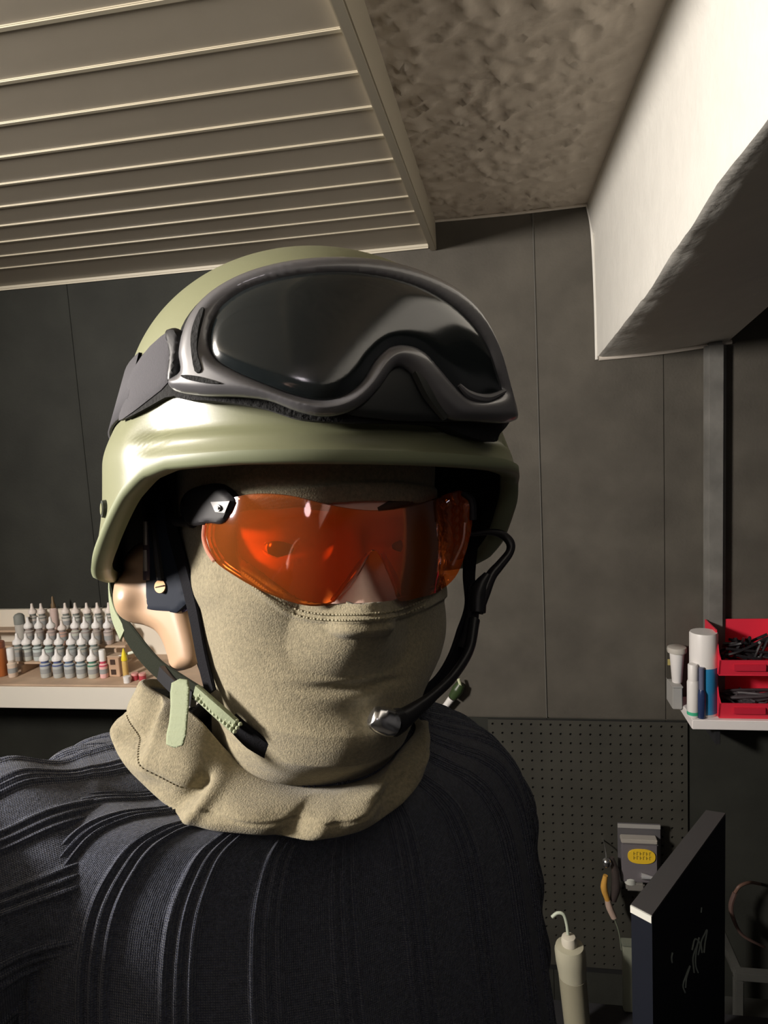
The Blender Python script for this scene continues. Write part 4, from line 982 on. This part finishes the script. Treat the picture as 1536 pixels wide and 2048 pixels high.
# ================================================================== HELMET
hel = empty('combat_helmet', tuple(h2w([(0, 0, .0)])[0]), 'olive helmet with wide ear covers and front brim, worn by the person', 'helmet')
RIM = [(-1e9, 0)]
def rim_fn():
    P = np.array([(700, 905), (620, 905), (550, 908), (450, 914), (390, 922), (345, 938), (305, 970), (280, 1000), (250, 1040), (225, 1080), (195, 1120)])
    C = c2h(S_HEL(P)); th = np.degrees(np.arctan2(C[:, 0], C[:, 1])); return th, C[:, 2]
thr, zr0 = rim_fn()
o_ = np.argsort(-thr); thn = -thr[o_]; zn = zr0[o_]
def rimz(t):                                   # t in degrees, either side
    a = abs((t+180) % 360-180)
    return float(np.interp(a, [0, 30, 48, 56, 63, 70, 80, 90, 100, 112, 128, 145, 180], [-.0345, -.0345, -.036, -.040, -.050, -.062, -.080, -.093, -.101, -.106, -.108, -.106, -.104]))
def helmet_shell(off, name, m, parent, zoff=0, NT=240, NZ=110):
    V = []
    zz = [rimz(math.degrees(2*math.pi*k/NT)) for k in range(NT)]
    for j in range(NZ):
        t = j/(NZ-1)
        for k in range(NT):
            th = 2*math.pi*k/NT; z0 = zz[k]+zoff; ph = t*math.pi/2
            z = z0+(HCc*.9985-z0)*(math.sin(ph)**.9 if True else t)
            l, f = math.sin(th), math.cos(th); R_ = 1/math.hypot(l/(HA+off), f/(HB+off)); s = float(r_helmet(np.array([l]), np.array([f]), np.array([z]))[0])
            V.append((l*R_*s, f*R_*s, z*(HCc+off)/HCc if z > 0 else z))
    return obj(name, h2w(V), grid_faces(NZ, NT)+[tuple((NZ-1)*NT+k for k in range(NT))], m, parent)
helmet_shell(0, 'shell', OLIVE, hel)
helmet_shell(-.008, 'liner', mat('black_liner', (.010, .010, .010), .95), hel)
e0, e1 = [], []
V = []; NT = 240
for k in range(NT):
    th = 2*math.pi*k/NT; z = rimz(math.degrees(th)); l, f = math.sin(th), math.cos(th)
    s = float(r_helmet(np.array([l]), np.array([f]), np.array([z]))[0])
    for off, dz in ((.0012, .004), (.0016, -.0012), (-.001, -.0028), (-.0085, -.0022), (-.0092, .004)):
        R_ = 1/math.hypot(l/(HA+off), f/(HB+off)); V.append((l*R_*s, f*R_*s, z+dz))
V = np.array(V); F = grid_faces(NT, 5, False)+[((NT-1)*5+i, (NT-1)*5+i+1, i+1, i) for i in range(4)]
obj('rim_edging', h2w(V), F, mat('rim_rubber', (.20, .22, .13), .5), hel)
# screw heads
for P in ((209, 1018),):
    c = c2h(S_HEL([P], .0005))[0]
    for s in (-1, 1):
        cc_ = np.array([-abs(c[0])*1 if s < 0 else abs(c[0]), c[1], c[2]]); n_ = np.array([cc_[0]/HA**2, cc_[1]/HB**2, 0]); n_ /= np.linalg.norm(n_)
        a = h2w([cc_-n_*.001])[0]; b = h2w([cc_+n_*.0016])[0]; MB().tube([a, b], [.0055, .005], 16, 0).build('bolt', mat('dark_bolt', (.05, .055, .045), .4), hel)
        MB().tube([b, b+(b-a)*.15], [.0034, .0034], 14, 0).build('bolt', OLIVE, hel, label='olive bolt centre')
# foam pads inside the crown
for th in (0, 60, -60, 120, -120, 180):
    t = math.radians(th); V = []
    for z in (-.005, .02, .045):
        for dth in (-.22, 0, .22):
            for off in (-.0095, -.026):
                l, f = math.sin(t+dth), math.cos(t+dth); R_ = 1/math.hypot(l/(HA+off), f/(HB+off)); s = float(r_helmet(np.array([l]), np.array([f]), np.array([z]))[0]); V.append((l*R_*s, f*R_*s, z))
    q = lambda i, j, o: i*6+j*2+o; F = []
    for i in range(2):
        for j in range(2):
            F += [(q(i, j, 0), q(i, j+1, 0), q(i+1, j+1, 0), q(i+1, j, 0)), (q(i, j, 1), q(i+1, j, 1), q(i+1, j+1, 1), q(i, j+1, 1))]
    for i in range(2): F += [(q(i, 0, 0), q(i+1, 0, 0), q(i+1, 0, 1), q(i, 0, 1)), (q(i, 2, 0), q(i, 2, 1), q(i+1, 2, 1), q(i+1, 2, 0))]
    for j in range(2): F += [(q(0, j, 0), q(0, j, 1), q(0, j+1, 1), q(0, j+1, 0)), (q(2, j, 0), q(2, j+1, 0), q(2, j+1, 1), q(2, j, 1))]
    obj('foam_pad', h2w(V), F, FOAM, hel)
# chin straps
def wp(*q): return [px(*p) for p in q]
def cam_n(v): return np.array([v[0], v[1], -v[2]]) @ WC
NL = cam_n((-.75, .05, -.65)); NRt = cam_n((.8, .0, -.6)); NF = cam_n((-.1, -.1, -1))
MB().ribbon(wp((322, 960, .440), (342, 1050, .430), (366, 1135, .422), (387, 1220, .414), (404, 1310, .408), (422, 1385, .400)), [.011, .0115, .012, .0125, .012, .011], .0022, nrm=NL).build('front_strap', BLACKF, hel)
MB().ribbon(wp((222, 1120, .520), (226, 1180, .518), (240, 1235, .505), (275, 1290, .475), (318, 1338, .445), (365, 1368, .420), (405, 1392, .405)), [.012, .014, .017, .017, .013, .011, .010], .0020, nrm=[cam_n((-1, .0, -.12)), cam_n((-1, .1, -.30)), cam_n((-.8, .1, -.7))]).build('rear_strap', mat('dark_olive_webbing', (.012, .014, .009), .9, spec=.1, bump=(700, .3, .001)), hel, label='dark olive rear strap')
MB().ribbon(wp((222, 1130, .5205), (220, 1180, .519), (228, 1228, .510), (247, 1268, .4965)), [.003, .004, .009, .012], .0016, nrm=[cam_n((-.9, .0, -.5)), cam_n((-.7, .1, -.8))]).build('rear_strap', GREENW, hel, label='light green webbing of the rear strap')
MB().ribbon(wp((392, 1382, .392), (432, 1418, .382), (470, 1452, .376)), .0085, .003, nrm=cam_n((-.3, -.2, -1))).build('chin_strap', GREENW, hel, label='woven pale green piece of the chin strap')
ch = MB()
for i in range(12):
    for j in range(3):
        t = i/10; P_1 = d3(400+68*t+(j-1)*5.5, 1390+60*t-(j-1)*7.5, .3885-.0135*t); 
        ch.lathe([(.0001, -.001), (.0011, -.0006), (.0013, 0), (.0008, .001), (.0001, .0012)], 8, c2w([P_1])[0])
ch.build('weave_bumps', mat('pale_weave', (.30, .33, .21), .8), hel)['kind'] = 'stuff'
MB().ribbon(wp((462, 1440, .384), (505, 1480, .382), (560, 1515, .384), (615, 1545, .392), (690, 1560, .41)), [.012, .015, .012, .010, .008], .0025, nrm=cam_n((-.25, -.5, -.9))).build('chin_strap', BLACKF, hel, label='black chin cup strap')
MB().ribbon(wp((322, 1345, .436), (352, 1374, .424), (388, 1398, .410)), .010, .004, nrm=NL).build('strap_buckle', BLACKP, hel)
S_LE = plane_surf((358, 1365, .402), (356, 1430, .380), (350, 1492, .374), (385, 1430, .380))
put_patch('loose_strap_end', GREENW, hel, [(343, 1366), (375, 1360), (377, 1400), (374, 1440), (366, 1491), (332, 1489), (338, 1445), (341, 1410)], S_LE, off=0, thick=.0014, step=2.6, smooth=2,
          relief=lambda V2, d: .0007*np.abs(np.sin(V2[:, 1]*math.pi/5.8))*(d > 2), axis=np.array([-.10, -.08, .9]), smooth_shade=True, label='pale green loose strap end hanging over the collar')
MB().ribbon(wp((952, 1010, .500), (944, 1080, .492), (938, 1150, .480), (942, 1216, .468), (926, 1273, .458), (905, 1324, .446), (876, 1366, .432), (830, 1402, .412), (775, 1432, .398)), [.017, .017, .016, .0165, .018, .014, .011, .009, .007], .0025, nrm=NRt).build('front_strap', BLACKF, hel)
MB().ribbon(wp((948, 1170, .47), (946, 1216, .463), (940, 1262, .456), (925, 1300, .450)), [.010, .012, .013, .009], .004, nrm=NRt).build('strap_buckle', BLACKP, hel)

# ================================================================== GOGGLES ON THE HELMET
gog = empty('ski_goggles', tuple(c2w([d3(690, 700, .34)])[0]), 'black glossy goggles with dark lens strapped on the front of the helmet', 'goggles')
S_G = lambda P, off=0: hit(f_ell((0, .006, -.002), HA+.0185, HB+.019, HCc+.016), P, off)
LENSP = [(416, 680), (424, 640), (450, 606), (495, 577), (560, 556), (640, 545), (720, 546), (800, 560), (870, 588), (930, 632), (972, 686), (994, 745), (1003, 785), (975, 797), (935, 795), (905, 768), (880, 738), (850, 705), (815, 690), (780, 694), (750, 722), (725, 762), (690, 790), (645, 800), (590, 790), (530, 768), (470, 742), (430, 716)]
FRAME = [(336, 762), (360, 742), (357, 705), (366, 660), (388, 617), (425, 580), (480, 549), (545, 528), (620, 516), (700, 514), (780, 523), (850, 544), (915, 578), (965, 628), (1000, 695), (1020, 765), (1036, 828), (1026, 842), (1000, 846), (950, 842), (905, 838), (868, 808), (840, 765), (812, 735), (788, 735), (762, 770), (728, 806), (690, 826), (645, 832), (595, 822), (535, 800), (470, 792), (400, 790), (352, 782)]
S_B = lambda P, off=0: hit(f_ell((0, .004, -.002), HA+.0085, HB+.009, HCc+.008), P, off)
put_patch('frame', GLOSSB, gog, FRAME, S_G, off=0, thick=.006, step=4, holes=[LENSP], puff=.0042, puffw=22, smooth_shade=True)
SLOT1 = [(381, 690), (384, 655), (398, 620), (407, 617), (397, 655), (393, 700), (402, 738), (389, 742)]
put_patch('vent_slot', FOAM, gog, SLOT1, S_G, off=.0048, thick=.006, step=5, smooth=3)
SLOT2 = [(362, 750), (395, 752), (440, 766), (410, 766), (372, 758)]
put_patch('vent_slot', FOAM, gog, SLOT2, S_G, off=.0050, thick=.006, step=5, smooth=3)
put_patch('lens', DARKLENS, gog, LENSP, S_G, off=.0005, thick=.002, step=9, puff=.0022, puffw=30)
INNER = [(352, 700), (370, 640), (420, 585), (500, 545), (620, 524), (740, 522), (850, 550), (940, 605), (990, 690), (1014, 770), (1022, 835), (1000, 868), (988, 884), (930, 870), (880, 850), (780, 845), (700, 845), (600, 838), (520, 815), (430, 802), (365, 798), (345, 780)]
put_patch('foam_backing', FOAM, gog, INNER, S_B, off=.004, thick=.011, step=10)
put_patch('nose_guard', mat('nose_guard_rubber', (.012, .014, .014), .5), gog, [(690, 822), (740, 775), (772, 722), (795, 704), (825, 712), (860, 745), (890, 790), (915, 838), (850, 842), (770, 838)], S_G, off=-.004, thick=.006, step=7, puff=.002, puffw=14)
MB().tube(list(c2w(S_G(np.array([(812, 705), (835, 745), (858, 790), (890, 836)]), -.001))), [.002, .0035, .0035, .002], 8).build('nose_seam', mat('seam_grey', (.035, .038, .034), .45), gog)
MB().tube(list(c2w(S_G(np.array([(918, 770), (940, 790), (975, 796), (1010, 782)]), .0015))), [.001, .0022, .0022, .001], 8).build('lens_bead', GLOSSB, gog)
put_patch('strap_buckle', BLACKP, gog, [(332, 668), (345, 656), (362, 662), (366, 690), (358, 735), (352, 770), (335, 762), (340, 710)], S_B, off=.008, thick=.008, step=5, puff=.003, puffw=8, smooth=3)
put_patch('strap', mat('charcoal_elastic', (.055, .053, .060), .9, bump=(900, .3, .001)), gog, [(340, 660), (349, 672), (342, 720), (338, 762), (300, 797), (245, 838), (238, 832), (252, 775), (268, 735), (300, 692)], S_HEL, off=.0035, thick=.0025, step=5, puff=.0006, puffw=6, smooth=2)
put_patch('strap', FOAM, gog, [(340, 745), (350, 770), (352, 790), (330, 795), (300, 812), (262, 832), (250, 836), (290, 800), (320, 775)], S_HEL, off=.003, thick=.0025, step=5, smooth=2, label='black lower edge of the strap')
# strap running on round the back of the helmet
V = []; ths = np.linspace(math.radians(74), math.radians(290), 50)
for t_ in ths:
    k = (t_-ths[0])/(ths[-1]-ths[0]); z0 = -.012+.025*abs(k-.5)*2
    for z in (z0-.018, z0+.018):
        for off in (.0008, .003):
            l, f = math.sin(t_), math.cos(t_); R_ = 1/math.hypot(l/(HA+off), f/(HB+off)); s = float(r_helmet(np.array([l]), np.array([f]), np.array([z]))[0]); V.append((l*R_*s, f*R_*s, z))
F = []
for i in range(49):
    for a, b in ((0, 1), (1, 3), (3, 2), (2, 0)): F.append((i*4+a, i*4+b, i*4+4+b, i*4+4+a))
obj('strap', h2w(V), F, MATS['charcoal_elastic'], gog)

# ================================================================== SAFETY GLASSES
gl = empty('safety_glasses', tuple(c2w([d3(690, 1090, .345)])[0]), 'wraparound glasses with one orange lens and black temples, over the eyes', 'glasses')
S_L = lambda P, off=0: hit(f_ell((HL0, .040, -.075), .0785, .086, .120), P, off)
LENS = [(408, 1072), (412, 1045), (440, 1012), (472, 994), (520, 988), (580, 992), (640, 1006), (700, 1018), (760, 1022), (820, 1014), (880, 996), (925, 982), (943, 1000), (944, 1050), (930, 1110), (910, 1155), (875, 1184), (835, 1196), (800, 1202), (790, 1180), (772, 1135), (752, 1102), (735, 1112), (715, 1142), (690, 1175), (664, 1206), (620, 1212), (570, 1200), (520, 1180), (470, 1152), (428, 1120)]
put_patch('lens', ORANGE, gl, LENS, S_L, off=0, thick=.0018, step=9, smooth=4)
NOSEP = lambda pts, r: MB().tube(list(c2w(S_L(np.array(pts, float), -.003))), r, 8)
CLEAR = lens_mat('clear_orange_rubber', (1.0, .55, .35), gloss=.12, rough=.2, base=.25)
NOSEP([(664, 1202), (690, 1172), (715, 1138), (735, 1108)], [.0012, .0022, .0022, .001]).build('nose_piece', CLEAR, gl)
NOSEP([(764, 1105), (778, 1135), (792, 1165), (800, 1196)], [.001, .002, .0022, .0012]).build('nose_piece', CLEAR, gl)
MB().tube(list(c2w(S_L(np.array([(409, 1050), (407, 1075), (414, 1100), (428, 1122)], float), .0004))), .0011, 8).build('lens_edge', lens_mat('pale_orange_edge', (1, .5, .35), gloss=.25, rough=.2, base=.5), gl)
TEMP = [(360, 1010), (372, 985), (400, 972), (435, 972), (466, 994), (468, 1012), (452, 1040), (438, 1048), (415, 1046), (388, 1052), (366, 1040)]
S_T = lambda P, off=0: hit(f_ell((HL0, .036, -.075), .0805, .090, .124), P, off)
tm = put_patch('temple_arm', mat('temple_black', (.014, .013, .015), .6, spec=.25), gl, TEMP, S_T, off=0, thick=.006, step=5, puff=.002, puffw=9)
LOGM = mat('temple_badge', (.13, .125, .12), .5)
cbad = S_T(np.array([(434, 1016)]), .0032)[0]
tri = put_patch('badge', LOGM, tm, [(421, 1004), (459, 1002), (449, 1026), (430, 1024)], S_T, off=.0024, thick=.0008, step=5, smooth=0)
for r0, m_ in ((6.5, mat('badge_silver', (.36, .35, .34), .4)), (3.6, LOGM), (2.0, BLACKP)):
    a = S_T(np.array([(434, 1016)], float), .0034+.0003*(6.5-r0))[0]; put_patch('badge_ring', m_, tm, [(434+r0*math.cos(t), 1016+r0*math.sin(t)) for t in np.linspace(0, 2*math.pi, 14, endpoint=False)], S_T, off=.0034+.0002*(7-r0), thick=.0006, step=2.5, smooth=0)
# temples running back over the ears, both sides
for s in (-1, 1):
    P = [(HL0+s*.0775, .045, -.066), (HL0+s*.083, .020, -.066), (HL0+s*.0845, -.02, -.068), (HL0+s*.083, -.05, -.078)]
    MB().tube(list(h2w(np.array(P))), [.0035, .003, .0028, .0026], 10).build('temple_arm', MATS['temple_black'], gl)
MB().tube(list(c2w(S_L(np.array([(926, 985), (944, 1002), (946, 1040)], float), .001))), .0022, 8).build('hinge', MATS['temple_black'], gl)
MB().tube(list(c2w(S_L(np.array([(930, 1045), (925, 1085), (905, 1130)], float), .0008))), .0008, 8).build('lens_rib', CLEAR, gl)

# ================================================================== HEADSET
hs = empty('headset', tuple(px(320, 1180, .45)), 'headset with tan ear piece, dark plate with brass screw and silver-tipped boom microphone', 'headset')
S_E = plane_surf((230, 1180, .478), (400, 1300, .425), (290, 1090, .462), (320, 1240, .450))
EAR = [(284, 1084), (262, 1098), (246, 1122), (243, 1146), (232, 1164), (229, 1196), (238, 1226), (260, 1243), (288, 1250), (311, 1262), (325, 1284), (335, 1312), (346, 1342), (392, 1330), (398, 1300), (380, 1225), (362, 1150), (335, 1080)]
def bulb(V2, d): return .010*np.exp(-(((V2[:, 0]-262)/26)**2+((V2[:, 1]-1192)/38)**2))-.004*np.exp(-(((V2[:, 0]-262)/30)**2+((V2[:, 1]-1138)/10)**2))
hcen = h2c([(HL0, 0, -.08)])[0]
put_patch('ear_piece', TAN, hs, EAR, S_E, off=0, thick=.014, step=5, puff=.009, puffw=30, axis=np.array([-.15, -.06, .9]), relief=bulb, smooth_shade=True)
S_P = plane_surf((290, 1180, .446), (372, 1205, .424), (300, 1060, .440))
pl = put_patch('cover_plate', mat('navy_plate', (.008, .012, .022), .7, spec=.2), hs, [(292, 985), (292, 1222), (352, 1226), (376, 1204), (352, 1120), (330, 1060), (318, 985)], S_P, off=0, thick=.004, step=6, smooth=0, puff=.001, puffw=5, axis=hcen)
put_patch('violet_edge', PURPLE, hs, [(318, 1224), (348, 1229), (372, 1222), (380, 1205), (362, 1170), (350, 1190)], plane_surf((290, 1180, .450), (372, 1205, .428), (300, 1060, .444)), off=0, thick=.0015, step=5, smooth=2, axis=hcen)
c = px(323, 1173, .4345); d_ = cam_n((-.35, .1, -1)); d_ /= np.linalg.norm(d_)
scr = MB().tube([c-d_*.002, c+d_*.0018], [.0044, .0041], 20, 0).build('screw', BRASS, pl)
sl_ = c+d_*.0019; e_ = cam_n((1, .25, -.4)); e_ /= np.linalg.norm(e_); MB().ribbon([sl_-e_*.0034, sl_+e_*.0034], .0008, .0004, nrm=d_, smooth=2).build('slot', HOLE, scr)
MB().tube(wp((286, 960, .452), (290, 1020, .446), (295, 1060, .442), (294, 1160, .442)), [.0016, .0018, .0028, .0026], 8).build('wire', mat('dark_violet_wire', (.05, .035, .05), .35), hs)
MB().tube(wp((300, 975, .443), (312, 1080, .436), (322, 1160, .4335)), .0026, 8).build('lead', BLACKP, hs)
for y0_, y1_ in ((1043, 1090), (1100, 1142)): MB().tube(wp((291, y0_, .440), (292, y1_, .440)), .0016, 8, 0).build('metal_clip', mat('clip_grey', (.35, .32, .30), .3, metal=.6), hs)
MB().tube(wp((940, 1068, .47), (975, 1064, .475), (1002, 1068, .478), (1020, 1085, .478), (1019, 1105, .476), (1000, 1130, .472), (982, 1152, .468), (968, 1185, .462), (955, 1225, .458)), [.0016, .0022, .003, .0032, .003, .0034, .004, .0045, .004], 10).build('cable', mat('black_cable_shine', (.012, .010, .012), .35), hs)
MB().tube(wp((955, 1225, .458), (958, 1180, .462), (975, 1150, .466)), [.0055, .006, .003], 10).build('cable_joint', BLACKP, hs)
MB().tube(wp((948, 1240, .455), (938, 1300, .440), (908, 1350, .415), (868, 1390, .392), (830, 1420, .378), (800, 1440, .370), (782, 1445, .366)), [.004, .0032, .003, .003, .0045, .006, .0065], 12).build('boom', BLACKP, hs)
MB().tube(wp((784, 1446, .366), (774, 1444, .364), (758, 1438, .361), (747, 1430, .360), (743, 1428, .3598)), [.0072, .0074, .0070, .0055, .0028], 18).build('microphone', SILVER, hs, label='silver microphone tip')
MB().tube(wp((800, 1440, .370), (785, 1446, .366)), [.0066, .0074], 16, 0).build('microphone_sleeve', BLACKP, hs)
V = []
